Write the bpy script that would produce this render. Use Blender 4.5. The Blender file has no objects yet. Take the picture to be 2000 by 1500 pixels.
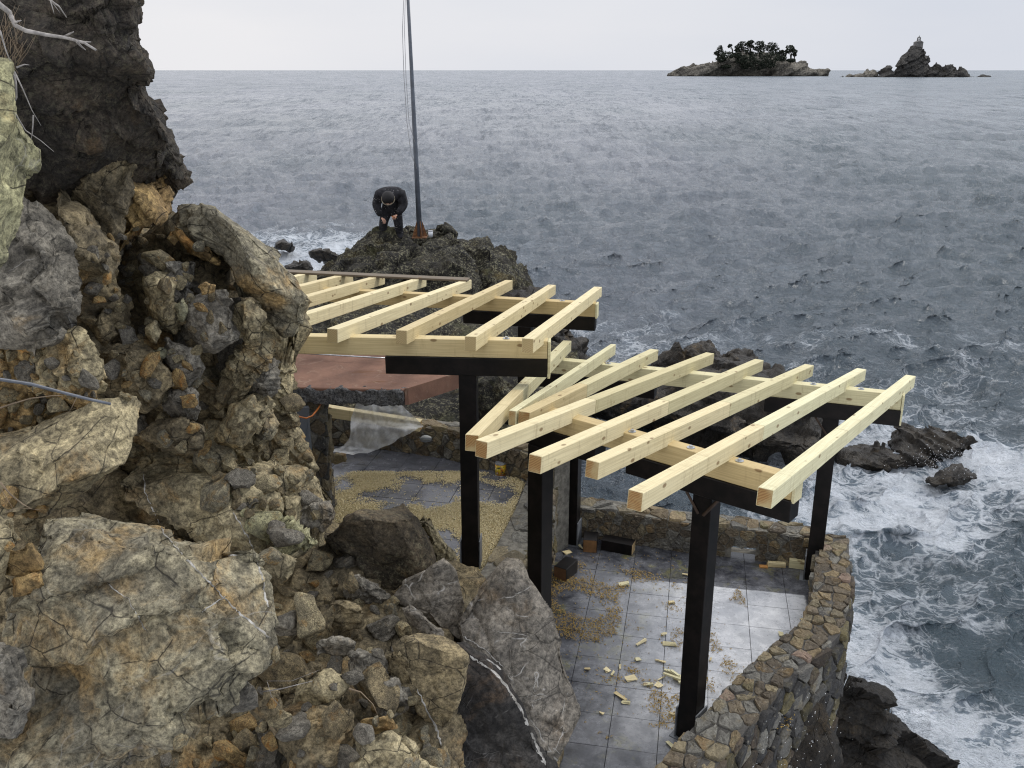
import bpy, bmesh, math, random, time
import numpy as np
from mathutils import Vector, Matrix
from mathutils.bvhtree import BVHTree
T0 = time.time()
random.seed(7)
S = bpy.context.scene
COL = S.collection
# ------------------------------------------------------------------ camera, sky, sun, exposure
F = 1820.0
TH = math.atan(613 / F)
cT, sT = math.cos(TH), math.sin(TH)
EYE = 5.2                      # camera height above the lower terrace floor (z = 0)
SEA = -2.3
cam_d = bpy.data.cameras.new('camera')
cam = bpy.data.objects.new('camera', cam_d); COL.objects.link(cam)
cam.location = (0, 0, EYE)
cam.rotation_euler = (math.pi / 2 - TH, 0, 0)
cam_d.sensor_width = 36; cam_d.lens = F / 2000 * 36
cam_d.clip_start = 0.05; cam_d.clip_end = 60000
S.camera = cam
SUN_EL, SUN_AZ = math.radians(42), math.radians(60)     # azimuth from +Y towards +X
wd = bpy.data.worlds.new('World'); S.world = wd; wd.use_nodes = True
wt = wd.node_tree; wt.nodes.clear()
def wn(t, **k):
    n = wt.nodes.new(t)
    for a, b in k.items(): setattr(n, a, b)
    return n
sky = wn('ShaderNodeTexSky', sky_type='NISHITA', sun_disc=False, sun_elevation=SUN_EL, sun_rotation=SUN_AZ, air_density=1.0, dust_density=4.0)
bg1 = wn('ShaderNodeBackground'); bg1.inputs[1].default_value = 0.05
bg2 = wn('ShaderNodeBackground'); bg2.inputs[1].default_value = 1.0
add = wn('ShaderNodeMixShader'); add.inputs[0].default_value = 0.86
wo = wn('ShaderNodeOutputWorld')
tc = wn('ShaderNodeTexCoord')
sep = wn('ShaderNodeSeparateXYZ')
wt.links.new(tc.outputs['Generated'], sep.inputs[0])
mp = wn('ShaderNodeMapping'); mp.inputs['Scale'].default_value = (1.2, 1.2, 5)
wt.links.new(tc.outputs['Generated'], mp.inputs[0])
cl = wn('ShaderNodeTexNoise'); cl.inputs['Scale'].default_value = 1.6; cl.inputs['Detail'].default_value = 5
wt.links.new(mp.outputs[0], cl.inputs['Vector'])
# a cloud deck that is whiter to the left and straight ahead and bluer grey to the right
rx = wn('ShaderNodeMapRange'); rx.inputs[1].default_value = -0.3; rx.inputs[2].default_value = 0.75
wt.links.new(sep.outputs[0], rx.inputs[0])
m1 = wn('ShaderNodeMath', operation='MULTIPLY_ADD'); m1.inputs[1].default_value = 0.7
wt.links.new(cl.outputs['Fac'], m1.inputs[0])
m2 = wn('ShaderNodeMath', operation='MULTIPLY_ADD'); m2.inputs[1].default_value = 0.75; m2.inputs[2].default_value = -0.22
wt.links.new(rx.outputs[0], m2.inputs[0]); wt.links.new(m2.outputs[0], m1.inputs[2])
cr = wn('ShaderNodeValToRGB')
cr.color_ramp.elements[0].position = 0.1; cr.color_ramp.elements[0].color = (0.97, 0.965, 0.99, 1)
cr.color_ramp.elements[1].position = 0.9; cr.color_ramp.elements[1].color = (0.66, 0.72, 0.84, 1)
wt.links.new(m1.outputs[0], cr.inputs[0])
ze = wn('ShaderNodeMapRange'); ze.inputs[1].default_value = 0.08; ze.inputs[2].default_value = 1.0; ze.inputs[3].default_value = 1.0; ze.inputs[4].default_value = 1.95
wt.links.new(sep.outputs[2], ze.inputs[0]); wt.links.new(ze.outputs[0], bg2.inputs[1])      # an overcast sky is brightest overhead
wt.links.new(cr.outputs[0], bg2.inputs[0]); wt.links.new(sky.outputs[0], bg1.inputs[0])
wt.links.new(bg1.outputs[0], add.inputs[1]); wt.links.new(bg2.outputs[0], add.inputs[2])
wt.links.new(add.outputs[0], wo.inputs[0])
sun_d = bpy.data.lights.new('sun', 'SUN'); sun_d.energy = 1.5; sun_d.angle = math.radians(14); sun_d.color = (1, 0.95, 0.87)
sun = bpy.data.objects.new('sun', sun_d); COL.objects.link(sun)
sd = Vector((math.sin(SUN_AZ) * math.cos(SUN_EL), math.cos(SUN_AZ) * math.cos(SUN_EL), math.sin(SUN_EL)))
sun.rotation_euler = sd.to_track_quat('Z', 'Y').to_euler()
sun.location = (20, 10, 30)
S.view_settings.view_transform = 'Standard'; S.view_settings.look = 'None'
S.view_settings.exposure = 0.0; S.view_settings.gamma = 1.0; S.view_settings.use_curve_mapping = False
try:
    S.cycles.max_bounces = 5; S.cycles.diffuse_bounces = 2; S.cycles.glossy_bounces = 3
    S.cycles.transparent_max_bounces = 12; S.cycles.use_denoising = True; S.cycles.denoising_prefilter = 'NONE'; S.cycles.filter_width = 1.15; S.cycles.sample_clamp_indirect = 3; S.cycles.sample_clamp_direct = 6
except Exception: pass

# ------------------------------------------------------------------ measuring helpers
def ray(x, y):
    u, v = x - 1000.0, 750.0 - y
    return np.array([u, F * cT + v * sT, v * cT - F * sT])
def atz(x, y, z):
    q = ray(x, y); return Vector(np.array([0, 0, EYE]) + q * (z - EYE) / q[2])
def atD(x, y, D):
    q = ray(x, y); return Vector(np.array([0, 0, EYE]) + q * D / q[1])
def atplane(x, y, abc):
    a, b, c = abc; q = ray(x, y)       # z = a + bX + cY
    t = (a - EYE) / (q[2] - b * q[0] - c * q[1]); return Vector(np.array([0, 0, EYE]) + q * t)
# ------------------------------------------------------------------ noise in numpy
rs = np.random.RandomState(3)
PERM = np.concatenate([rs.permutation(256)] * 3).astype(np.int64)
GR = rs.normal(size=(256, 3)); GR /= np.linalg.norm(GR, axis=1)[:, None]
GR = GR.astype(np.float32)
def perlin(P, seed=0):
    P = np.asarray(P, np.float32) + np.float32(seed * 17.31)
    I = np.floor(P).astype(np.int64); f = P - I; I &= 255
    u = f * f * f * (f * (f * 6 - 15) + 10)
    r = 0
    for dx in (0, 1):
        wx = u[:, 0] if dx else 1 - u[:, 0]
        hx = PERM[I[:, 0] + dx]
        for dy in (0, 1):
            wy = u[:, 1] if dy else 1 - u[:, 1]
            hy = PERM[hx + I[:, 1] + dy]
            for dz in (0, 1):
                wz = u[:, 2] if dz else 1 - u[:, 2]
                g = GR[PERM[hy + I[:, 2] + dz] & 255]
                r = r + wx * wy * wz * (g[:, 0] * (f[:, 0] - dx) + g[:, 1] * (f[:, 1] - dy) + g[:, 2] * (f[:, 2] - dz))
    return r * 1.5
def fbm(P, o=4, seed=0, gain=0.5):
    a, r, s = 1.0, 0, 1.0
    for k in range(o):
        r = r + a * perlin(P * s, seed + k * 3); a *= gain; s *= 2.03
    return r
def ridged(P, o=4, seed=0, gain=0.5):
    a, r, s = 1.0, 0, 1.0
    for k in range(o):
        r = r + a * (1 - 2.2 * np.abs(perlin(P * s, seed + k * 5))); a *= gain; s *= 2.1
    return r - 0.8
def voro(P, seed=0):
    P = np.asarray(P, np.float32) + np.float32(seed * 5.7)
    I = np.floor(P).astype(np.int64)
    n = len(P); f1 = np.full(n, 9., np.float32); f2 = np.full(n, 9., np.float32)
    cid = np.zeros(n, np.int64); cvec = np.zeros((n, 3), np.float32)
    for dx in (-1, 0, 1):
        for dy in (-1, 0, 1):
            for dz in (-1, 0, 1):
                C = I + np.array([dx, dy, dz])
                h = PERM[PERM[PERM[C[:, 0] & 255] + (C[:, 1] & 255)] + (C[:, 2] & 255)] & 255
                J = C + 0.5 + GR[h] * 0.55
                d = (J - P); dd = np.sqrt((d * d).sum(1))
                m = dd < f1
                f2 = np.where(m, f1, np.minimum(f2, dd)); f1 = np.where(m, dd, f1)
                cid = np.where(m, h, cid); cvec[m] = -d[m]
    return f1, f2, cid, cvec
# ------------------------------------------------------------------ meshes and objects
def np_mesh(name, V, Fc, mats=(), smooth=True, mi=None):
    me = bpy.data.meshes.new(name)
    V = np.asarray(V, np.float32); Fc = np.asarray(Fc, np.int32)
    k = Fc.shape[1]
    me.vertices.add(len(V)); me.vertices.foreach_set('co', V.ravel())
    me.loops.add(Fc.size); me.loops.foreach_set('vertex_index', Fc.ravel())
    me.polygons.add(len(Fc)); me.polygons.foreach_set('loop_start', np.arange(0, Fc.size, k, dtype=np.int32))
    try: me.polygons.foreach_set('loop_total', np.full(len(Fc), k, np.int32))
    except Exception: pass
    for m in mats: me.materials.append(m)
    if mi is not None: me.polygons.foreach_set('material_index', np.asarray(mi, np.int32))
    me.update(calc_edges=True)
    me.polygons.foreach_set('use_smooth', np.full(len(Fc), smooth, bool))
    return me
def link(name, me, parent=None, loc=None):
    o = bpy.data.objects.new(name, me); COL.objects.link(o)
    if parent is not None: o.parent = parent
    if loc is not None:
        o.location = Vector(loc) - (parent.matrix_basis.translation if parent is not None else Vector((0, 0, 0)))
    return o
def empty(name, loc):
    o = bpy.data.objects.new(name, None); COL.objects.link(o); o.location = loc; o.empty_display_size = 0.1
    return o
def tag(o, label=None, cat=None, group=None, kind=None):
    if label: o['label'] = label
    if cat: o['category'] = cat
    if group: o['group'] = group
    if kind: o['kind'] = kind
    return o
def bm_obj(name, bm, mats, parent=None, loc=(0, 0, 0), smooth=False):
    me = bpy.data.meshes.new(name); bm.normal_update(); bm.to_mesh(me); bm.free()
    for m in (mats if isinstance(mats, (list, tuple)) else [mats]): me.materials.append(m)
    if smooth: me.polygons.foreach_set('use_smooth', np.full(len(me.polygons), True, bool))
    return link(name, me, parent, loc)
# ------------------------------------------------------------------ materials
class NT:
    def __init__(s, name):
        s.m = bpy.data.materials.new(name); s.m.use_nodes = True; s.t = s.m.node_tree
        s.b = s.t.nodes['Principled BSDF']; s.out = s.t.nodes['Material Output']
        s.tc = s.t.nodes.new('ShaderNodeTexCoord')
    def n(s, ty, **k):
        nd = s.t.nodes.new('ShaderNode' + ty)
        for a, b in k.items(): setattr(nd, a, b)
        return nd
    def l(s, a, b): s.t.links.new(a, b)
    def put(s, sock, v):
        if hasattr(v, 'node'): s.l(v, sock)
        else:
            if isinstance(v, tuple) and len(v) == 3 and sock.type == 'RGBA': v = v + (1,)
            sock.default_value = v
    def obj(s, scale=(1, 1, 1), rand=True, rot=(0, 0, 0), world=False):
        mpn = s.n('Mapping'); mpn.inputs['Scale'].default_value = scale; mpn.inputs['Rotation'].default_value = rot
        if world: s.l(s.n('NewGeometry').outputs['Position'], mpn.inputs['Vector'])
        else: s.l(s.tc.outputs['Object'], mpn.inputs['Vector'])
        if rand:
            oi = s.n('ObjectInfo'); v = s.n('VectorMath', operation='SCALE'); v.inputs[0].default_value = (37, 53, 71)
            s.l(oi.outputs['Random'], v.inputs['Scale']); s.l(v.outputs[0], mpn.inputs['Location'])
        return mpn.outputs[0]
    def noise(s, vec, scale=1, detail=4, rough=0.55, dist=0, col=False):
        nd = s.n('TexNoise'); s.put(nd.inputs['Vector'], vec)
        nd.inputs['Scale'].default_value = scale; nd.inputs['Detail'].default_value = detail
        nd.inputs['Roughness'].default_value = rough; nd.inputs['Distortion'].default_value = dist
        return nd.outputs['Color' if col else 'Fac']
    def voro(s, vec, scale=1, feature='DISTANCE_TO_EDGE', out='Distance', rand=1.0):
        nd = s.n('TexVoronoi', feature=feature); s.put(nd.inputs['Vector'], vec); nd.inputs['Scale'].default_value = scale
        nd.inputs['Randomness'].default_value = rand
        return nd.outputs[out]
    def warp(s, vec, scale, amt):
        nz = s.noise(vec, scale, 3, col=True)
        a = s.n('VectorMath', operation='SUBTRACT'); s.l(nz, a.inputs[0]); a.inputs[1].default_value = (.5, .5, .5)
        b = s.n('VectorMath', operation='SCALE'); s.l(a.outputs[0], b.inputs[0]); b.inputs['Scale'].default_value = amt
        c = s.n('VectorMath', operation='ADD'); s.l(vec, c.inputs[0]); s.l(b.outputs[0], c.inputs[1])
        return c.outputs[0]
    def ramp(s, fac, a, b, lo=0.0, hi=1.0):
        r = s.n('MapRange', interpolation_type='SMOOTHSTEP'); s.put(r.inputs[0], fac)
        r.inputs[1].default_value = a; r.inputs[2].default_value = b; r.inputs[3].default_value = lo; r.inputs[4].default_value = hi
        return r.outputs[0]
    def mix(s, fac, a, b, mode='MIX'):
        nd = s.n('Mix', data_type='RGBA', blend_type=mode)
        s.put(nd.inputs[0], fac); s.put(nd.inputs[6], a); s.put(nd.inputs[7], b); return nd.outputs[2]
    def math(s, op, a, b=0.0, c=0.0):
        nd = s.n('Math', operation=op); s.put(nd.inputs[0], a); s.put(nd.inputs[1], b); s.put(nd.inputs[2], c); return nd.outputs[0]
    def bump(s, h, strength=0.5, dist=0.01, prev=None):
        nd = s.n('Bump'); nd.inputs['Strength'].default_value = strength; nd.inputs['Distance'].default_value = dist
        s.put(nd.inputs['Height'], h)
        if prev is not None: s.l(prev, nd.inputs['Normal'])
        return nd.outputs[0]
    def fin(s, col, rough=0.8, normal=None, spec=0.5, **k):
        s.put(s.b.inputs['Base Color'], col); s.put(s.b.inputs['Roughness'], rough)
        s.b.inputs['Specular IOR Level'].default_value = spec
        if normal is not None: s.l(normal, s.b.inputs['Normal'])
        for a, v in k.items(): s.put(s.b.inputs[a.replace('_', ' ')], v)
        return s.m

def mk_rock(name, c1, c2, *a, **k):
    m = LIFT.get(name, 1.0); return mk_rock_(name, tuple(x * m for x in c1), tuple(x * m for x in c2), *a, **k)
LIFT = {'rock_olive': 1.05, 'rock_tan': 1.25, 'rock_brown': 1.35, 'rock_wet': .55, 'rock_sea': .85, 'rock_ochre': 1.1, 'rock_grey': 1.05, 'rock_pale': .95, 'rock_dark': 1.7}
def mk_rock_(name, c1, c2, stain=(0.25, 0.12, 0.03), stain_amt=0.35, dark=(0.03, 0.027, 0.022), vein=0.0, speck=0.0, sc=1.0, rough=0.85,
            bump=1.0, moss=None, hair=0.5, vdir=None):
    t = NT(name); v = t.obj()
    w = t.warp(v, 2.2 * sc, 0.35 / sc)
    col = t.mix(t.ramp(t.noise(v, 2.1 * sc, 8, 0.62), 0.36, 0.64), c1, c2)
    # patches of another tone with crisp borders
    col = t.mix(t.ramp(t.noise(w, 3.2 * sc, 5, 0.6, 0.6), 0.54, 0.60, 0, 0.55), col, tuple(x * 0.5 for x in c2))
    sm = t.ramp(t.noise(w, 1.7 * sc, 7, 0.65, 0.4), 0.62 - stain_amt * 0.3, 0.76 - stain_amt * 0.2, 0, 0.85)
    col = t.mix(sm, col, stain)
    # grain, light and dark
    g = t.noise(v, 34 * sc, 7, 0.82)
    col = t.mix(1.0, col, t.mix(t.ramp(g, 0.3, 0.7), (0.28, 0.28, 0.27), (1.95, 1.93, 1.88)), 'MULTIPLY')
    g2 = t.noise(v, 9 * sc, 6, 0.7, 0.8)
    col = t.mix(1.0, col, t.mix(t.ramp(g2, 0.33, 0.66), (0.6, 0.59, 0.58), (1.32, 1.3, 1.26)), 'MULTIPLY')
    # hairline joints
    w2 = t.warp(t.obj(scale=(1, 0.5, 1.3), rot=(0.5, 0.3, 0.4)), 4 * sc, 0.05 / sc)
    e = t.voro(w2, 3.6 * sc)
    line = t.ramp(e, 0.0, 0.016, 1, 0)
    brk = t.ramp(t.noise(v, 3 * sc, 3), 0.42, 0.55)
    line = t.math('MULTIPLY', line, brk)
    col = t.mix(t.math('MULTIPLY', line, hair * 1.3), col, dark)
    if vein:
        w3 = t.warp(t.obj(scale=(1, 0.55, 1), rot=(0.4, 0.9, 0.6)), 1.8, 0.35)
        e2 = t.voro(w3, 1.9 * sc)
        vl = t.math('MULTIPLY', t.ramp(e2, 0.0, 0.009, 1, 0), t.ramp(t.noise(v, 2.3, 4, 0.7), 0.5, 0.58))
        w4 = t.warp(t.obj(scale=(0.6, 1.3, 1), rot=(1.2, 0.3, 1.6)), 2.5, 0.3)
        vl2 = t.math('MULTIPLY', t.ramp(t.voro(w4, 3.7 * sc), 0.0, 0.010, 1, 0), t.ramp(t.noise(v, 3.1, 4, 0.7), 0.52, 0.6))
        vl = t.math('MAXIMUM', vl, vl2)
        col = t.mix(t.math('MULTIPLY', vl, vein), col, (0.52, 0.5, 0.46))
    if speck:
        sp = t.ramp(t.noise(v, 24 * sc, 4, 0.8), 0.5, 0.62)
        sp = t.math('MULTIPLY', sp, t.ramp(t.noise(v, 2.5 * sc, 4), 0.3, 0.58))
        col = t.mix(t.math('MULTIPLY', sp, speck), col, (0.33, 0.31, 0.2))
    if moss:
        col = t.mix(t.ramp(t.noise(v, 1.3 * sc, 6, 0.7), 0.56, 0.66, 0, 0.7), col, moss)
    h = t.math('ADD', t.math('MULTIPLY', g2, 0.9), t.math('MULTIPLY', g, 0.35))
    h = t.math('SUBTRACT', h, t.math('MULTIPLY', line, 0.5))
    nb = t.bump(h, min(1, 0.75 * bump), 0.035 / sc * bump)
    return t.fin(col, t.ramp(g2, 0.3, 0.7, rough - 0.12, min(1, rough + 0.1)), nb, 0.35)

R_OLIVE = mk_rock('rock_olive', (0.275, 0.25, 0.175), (0.14, 0.13, 0.1), (0.28, 0.185, 0.075), 0.42, vein=0.25, hair=0.6)
R_TAN = mk_rock('rock_tan', (0.30, 0.26, 0.165), (0.155, 0.135, 0.09), (0.29, 0.18, 0.065), 0.3, vein=0.0, hair=0.6)
R_GREY = mk_rock('rock_grey', (0.205, 0.192, 0.165), (0.118, 0.11, 0.094), (0.22, 0.15, 0.07), 0.12, vein=0.3)
R_SLAB = mk_rock('rock_slab', (0.22, 0.2, 0.172), (0.148, 0.135, 0.116), (0.12, 0.085, 0.05), 0.15, vein=0.75, sc=0.8, rough=0.65, bump=0.6)
R_DARKSLAB = mk_rock('rock_dark_slab', (0.05, 0.047, 0.044), (0.024, 0.023, 0.023), (0.08, 0.055, 0.035), 0.25, vein=0.2, sc=0.8, bump=0.8)
R_OCHRE = mk_rock('rock_ochre', (0.36, 0.26, 0.12), (0.21, 0.145, 0.07), (0.36, 0.17, 0.04), 0.4)
R_BROWN = mk_rock('rock_brown', (0.185, 0.152, 0.092), (0.095, 0.08, 0.053), (0.2, 0.12, 0.045), 0.25)
R_DARK = mk_rock('rock_dark', (0.045, 0.037, 0.029), (0.02, 0.018, 0.016), (0.12, 0.075, 0.035), 0.15, speck=0.2, sc=1.2, bump=1.5)
R_DARKB = mk_rock('rock_dark_brown', (0.085, 0.068, 0.046), (0.035, 0.03, 0.023), (0.2, 0.15, 0.08), 0.25, speck=0.3, sc=1.2)
R_PALE = mk_rock('rock_pale', (0.36, 0.35, 0.21), (0.235, 0.23, 0.155), (0.26, 0.2, 0.09), 0.2, vein=0.25, hair=0.6)
R_SEA = mk_rock('rock_sea', (0.03, 0.027, 0.02), (0.012, 0.0115, 0.011), (0.07, 0.055, 0.02), 0.3, speck=0.65, sc=0.8, bump=1.8, moss=(0.06, 0.06, 0.025))
R_WET = mk_rock('rock_wet', (0.05, 0.041, 0.03), (0.022, 0.019, 0.016), (0.08, 0.055, 0.025), 0.2, sc=0.9, rough=0.5, bump=1.6)
R_MIX = [R_TAN, R_BROWN, R_GREY, R_OLIVE, R_OCHRE, R_TAN, R_BROWN, R_GREY]
R_ISLE = mk_rock('rock_island', (0.36, 0.34, 0.3), (0.19, 0.18, 0.165), (0.12, 0.11, 0.08), 0.2, sc=0.05, bump=14)
R_ISLE2 = mk_rock('rock_islet', (0.13, 0.125, 0.12), (0.065, 0.065, 0.067), (0.08, 0.075, 0.05), 0.2, sc=0.05, bump=14)

# ------------------------------------------------------------------ rocks
ICO = {}
def ico(l):
    if l not in ICO:
        bm = bmesh.new(); bmesh.ops.create_icosphere(bm, subdivisions=l, radius=1)
        V = np.array([v.co[:] for v in bm.verts], np.float64)
        Fc = np.array([[v.index for v in f.verts] for f in bm.faces], np.int32); bm.free(); ICO[l] = (V, Fc)
    return ICO[l]
def vnormals(V, Fc):
    n = np.cross(V[Fc[:, 1]] - V[Fc[:, 0]], V[Fc[:, 2]] - V[Fc[:, 0]])
    N = np.zeros_like(V)
    for k in range(3):
        for a in range(3): N[:, a] += np.bincount(Fc[:, k], n[:, a], len(V))
    return N / (np.linalg.norm(N, axis=1)[:, None] + 1e-12)
def cells(P, seed):
    """label of the nearest jittered lattice point"""
    P = np.asarray(P, np.float32) + np.float32(seed * 5.7); I = np.floor(P).astype(np.int64); n = len(P)
    best = np.full(n, 99., np.float32); key = np.zeros(n, np.int64); f2 = np.full(n, 99., np.float32)
    for dx in (-1, 0, 1):
        for dy in (-1, 0, 1):
            for dz in (-1, 0, 1):
                C = I + np.array([dx, dy, dz]); h = PERM[PERM[PERM[C[:, 0] & 255] + (C[:, 1] & 255)] + (C[:, 2] & 255)] & 255
                dd = ((C + 0.5 + GR[h] * 0.6 - P) ** 2).sum(1); m = dd < best
                f2 = np.where(m, best, np.minimum(f2, dd)); best = np.where(m, dd, best); key = np.where(m, ((C[:, 0] & 1023) << 20) + ((C[:, 1] & 1023) << 10) + (C[:, 2] & 1023), key)
    return key, np.sqrt(f2) - np.sqrt(best)
def flatten(V, N, size, sc, k, seed, an=(1, 1, 1), wob=0.0):
    """break a surface into flat fracture faces: points of one cell move onto its best plane"""
    P = V / size
    if wob: P = P + wob * np.stack([fbm(P * 1.5, 2, seed + 1), fbm(P * 1.5, 2, seed + 2), fbm(P * 1.5, 2, seed + 3)], 1)
    key, e = cells(P * sc * np.array(an) + N * 0.75, seed)
    _, inv = np.unique(key, return_inverse=True); m = inv.max() + 1; cnt = np.bincount(inv, minlength=m).astype(float)
    C = np.stack([np.bincount(inv, V[:, a], m) for a in range(3)], 1) / cnt[:, None]; D = V - C[inv]
    M = np.zeros((m, 3, 3))
    for a in range(3):
        for b in range(a, 3): M[:, a, b] = M[:, b, a] = np.bincount(inv, D[:, a] * D[:, b], m)
    w, E = np.linalg.eigh(M); nn = E[:, :, 0]
    Na = np.stack([np.bincount(inv, N[:, a], m) for a in range(3)], 1); nn *= np.where((nn * Na).sum(1) < 0, -1, 1)[:, None]
    flat = np.clip(1.6 - w[:, 0] / (w[:, 1] + 1e-12) * 6, 0, 1) * (cnt > 8)
    q = (D * nn[inv]).sum(1) * k * flat[inv]
    return V - nn[inv] * q[:, None], e
def rockdisp(V, N, size, seed=0, rough=1.0, block=1.0, crack=1.0, strata=0.0, bed=(0.3, 0.2, 1), sf=9.0, fine=1.0, bs=1.0):
    """flat fracture faces at two sizes, open joints, bedding ledges and roughness"""
    an = np.array([(1.0, 1.0, 1.5), (1.4, .9, 1.0), (1.0, 1.5, 1.2)][seed % 3])
    P = V / size
    _, _, cid, cv = voro(P * 1.9 * bs * an, seed)
    d = 0.09 * rough * fbm(P * 1.6, 2, seed) + block * (0.10 * (cv * GR[(cid * 7 + 13) & 255]).sum(1) + 0.05 * GR[(cid * 3) & 255][:, 0])
    d = d + 0.03 * rough * fbm(P * 4.5, 2, seed + 7) * (0.4 + block)
    V = V + N * (d * size)[:, None]
    kk = min(1.0, .55 + .4 * block)
    V, e1 = flatten(V, N, size, 2.0 * bs, .85 * kk, seed + 2, an, .05)
    V, e2 = flatten(V, N, size, 5.2 * bs, .7 * kk, seed + 5, an[::-1], .05)
    P = V / size
    d = -crack * (0.03 * np.exp(-np.maximum(e1, 0) / 0.05) + 0.008 * np.exp(-np.maximum(e2, 0) / 0.06))
    if strata:
        b = np.array(bed, float); b /= np.linalg.norm(b)
        q = (V @ b) * sf + 0.5 * fbm(P * 1.2, 3, seed + 21) + 0.15 * fbm(P * 5, 2, seed + 22)
        k = np.floor(q); fr = q - k
        d = d + strata * 0.05 * ((1 - fr) ** 2 * 1.2 - 0.5 + 0.8 * GR[(k.astype(np.int64) * 31) & 255][:, 0])
    d = d + fine * (0.006 * rough * ridged(P * 6, 2, seed + 31) + 0.004 * rough * fbm(P * 22, 2, seed + 41))
    return V + N * (d * size)[:, None]
BACK = []      # (verts, tris) that loose stones come to rest on
def polyrock(name, poly, D, thick, mat, parent=None, g=(0, 0), lvl=5, p=2.6, cuts=None, ncut=7, seed=None, center=None, label=None, cat='boulder',
             group=None, back=True, disp=None, skew=0.0, backthick=None):
    """a closed solid rock: its outline seen from the path above, its distance D (g = change of D per pixel), real thickness and cut faces"""
    seed = seed if seed is not None else int(abs(poly[0][0] * 3 + poly[1][1] * 7 + len(poly))) % 97
    R = random.Random(seed)
    pts = np.array(poly, float)
    if center is None:
        x, y = pts[:, 0], pts[:, 1]; x2, y2 = np.roll(x, -1), np.roll(y, -1); cr_ = x * y2 - x2 * y; A = cr_.sum() / 2
        center = (((x + x2) * cr_).sum() / (6 * A), ((y + y2) * cr_).sum() / (6 * A))
    cx, cy = center
    V0, Fc = ico(lvl)
    a = np.arctan2(V0[:, 1], V0[:, 0]); nr = np.sqrt(V0[:, 0] ** 2 + V0[:, 1] ** 2); nz = V0[:, 2]
    # outline radius as a function of angle
    NA = 720; ang = np.linspace(-np.pi, np.pi, NA, endpoint=False); dx, dy = np.cos(ang), -np.sin(ang)
    rad = np.zeros(NA); q = pts - [cx, cy]; q2 = np.roll(q, -1, axis=0)
    for k in range(len(q)):
        ex, ey = q2[k] - q[k]; den = dx * ey - dy * ex
        with np.errstate(divide='ignore', invalid='ignore'):
            tt = (q[k, 0] * ey - q[k, 1] * ex) / den; uu = (q[k, 0] * dy - q[k, 1] * dx) / den
        ok = (np.abs(den) > 1e-9) & (tt > 0) & (uu >= -1e-6) & (uu <= 1 + 1e-6)
        rad = np.where(ok, np.maximum(rad, tt), rad)
    rr = np.interp((a + np.pi) / (2 * np.pi) * NA, np.arange(NA + 1), np.append(rad, rad[0]))
    sc = (nr ** p + np.abs(nz) ** p) ** (-1.0 / p)
    lx, ly, lz = nr * sc * np.cos(a) * rr, nr * sc * np.sin(a) * rr, nz * sc
    bt = backthick or thick
    mpp = D / F / cT     # metres per pixel, roughly
    L = np.stack([lx * mpp, ly * mpp, np.where(lz > 0, lz * thick, lz * bt)], 1)
    ext = rad.mean() * mpp
    cl_ = list(cuts or [])
    for k in range(ncut):
        th = R.uniform(0, 2 * math.pi); el = R.uniform(0.25, 1.25)
        n = (math.cos(th) * math.cos(el), math.sin(th) * math.cos(el), math.sin(el) * (1 if R.random() < .8 else -1))
        cl_.append((n, R.uniform(0.62, 0.86)))
    for n, fr in cl_:
        n = np.array(n, float); n /= np.linalg.norm(n)
        pr = L @ n; mx = pr.max(); lim = mx * fr
        over = np.clip(pr - lim, 0, None); L = L - np.outer(over * 0.93, n)
    px_, py_ = cx + L[:, 0] / mpp, cy - L[:, 1] / mpp
    DD = D + g[0] * (px_ - cx) + g[1] * (py_ - cy)
    u, v = px_ - 1000.0, 750.0 - py_
    Q = np.stack([u, F * cT + v * sT, v * cT - F * sT], 1)
    Wp = np.array([0, 0, EYE]) + Q * (DD / Q[:, 1])[:, None]
    vd = ray(cx, cy); vd = vd / np.linalg.norm(vd)
    Wp = Wp - np.outer(L[:, 2], vd)
    N = vnormals(Wp, Fc)
    dk = dict(seed=seed); dk.update(disp or {})
    size = dk.pop('size', max(0.25, ext * 1.1))
    Wp = rockdisp(Wp, N, size, **dk)
    base = Wp.mean(0); base[2] = Wp[:, 2].min()
    if back: BACK.append((Wp, Fc))
    me = np_mesh(name, Wp - base, Fc, [mat])
    o = link(name, me, parent, base)
    if label: tag(o, label, cat, group)
    return o
TPL = {}
def stone_template(k, lvl=3):
    if (k, lvl) in TPL: return TPL[(k, lvl)]
    R = random.Random(100 + k)
    V, Fc = ico(lvl); V = V * np.array([1, R.uniform(.6, .95), R.uniform(.35, .75)])
    for j in range(13):
        n = np.array([R.gauss(0, 1), R.gauss(0, 1), R.gauss(0, 0.8)]); n /= np.linalg.norm(n)
        pr = V @ n; lim = pr.max() * R.uniform(.45, .8); V = V - np.outer(np.clip(pr - lim, 0, None), n)
    V = rockdisp(V, vnormals(V, Fc), 1.6, seed=k, rough=0.3, block=0.3, crack=0.1, fine=.8, strata=R.choice([0, 0, .6]), sf=4)
    TPL[(k, lvl)] = (V, Fc); return TPL[(k, lvl)]
STM = {}
def stone(parent, pos, size, mat, rng, k=None, name='stone', flat=None, lvl=3):
    k = rng.randrange(14) if k is None else k
    key = (k, lvl, mat.name)
    if key not in STM:
        V, Fc = stone_template(k, lvl); STM[key] = np_mesh('stone', V, Fc, [mat], smooth=(lvl > 3))
    o = link(name, STM[key], parent, pos)
    o.scale = (size * rng.uniform(.8, 1.2), size * rng.uniform(.8, 1.2), size * (flat or rng.uniform(.7, 1.2)))
    o.rotation_euler = (rng.uniform(-1.2, 1.2), rng.uniform(-1.2, 1.2), rng.uniform(0, 6.28))
    return o
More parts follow.
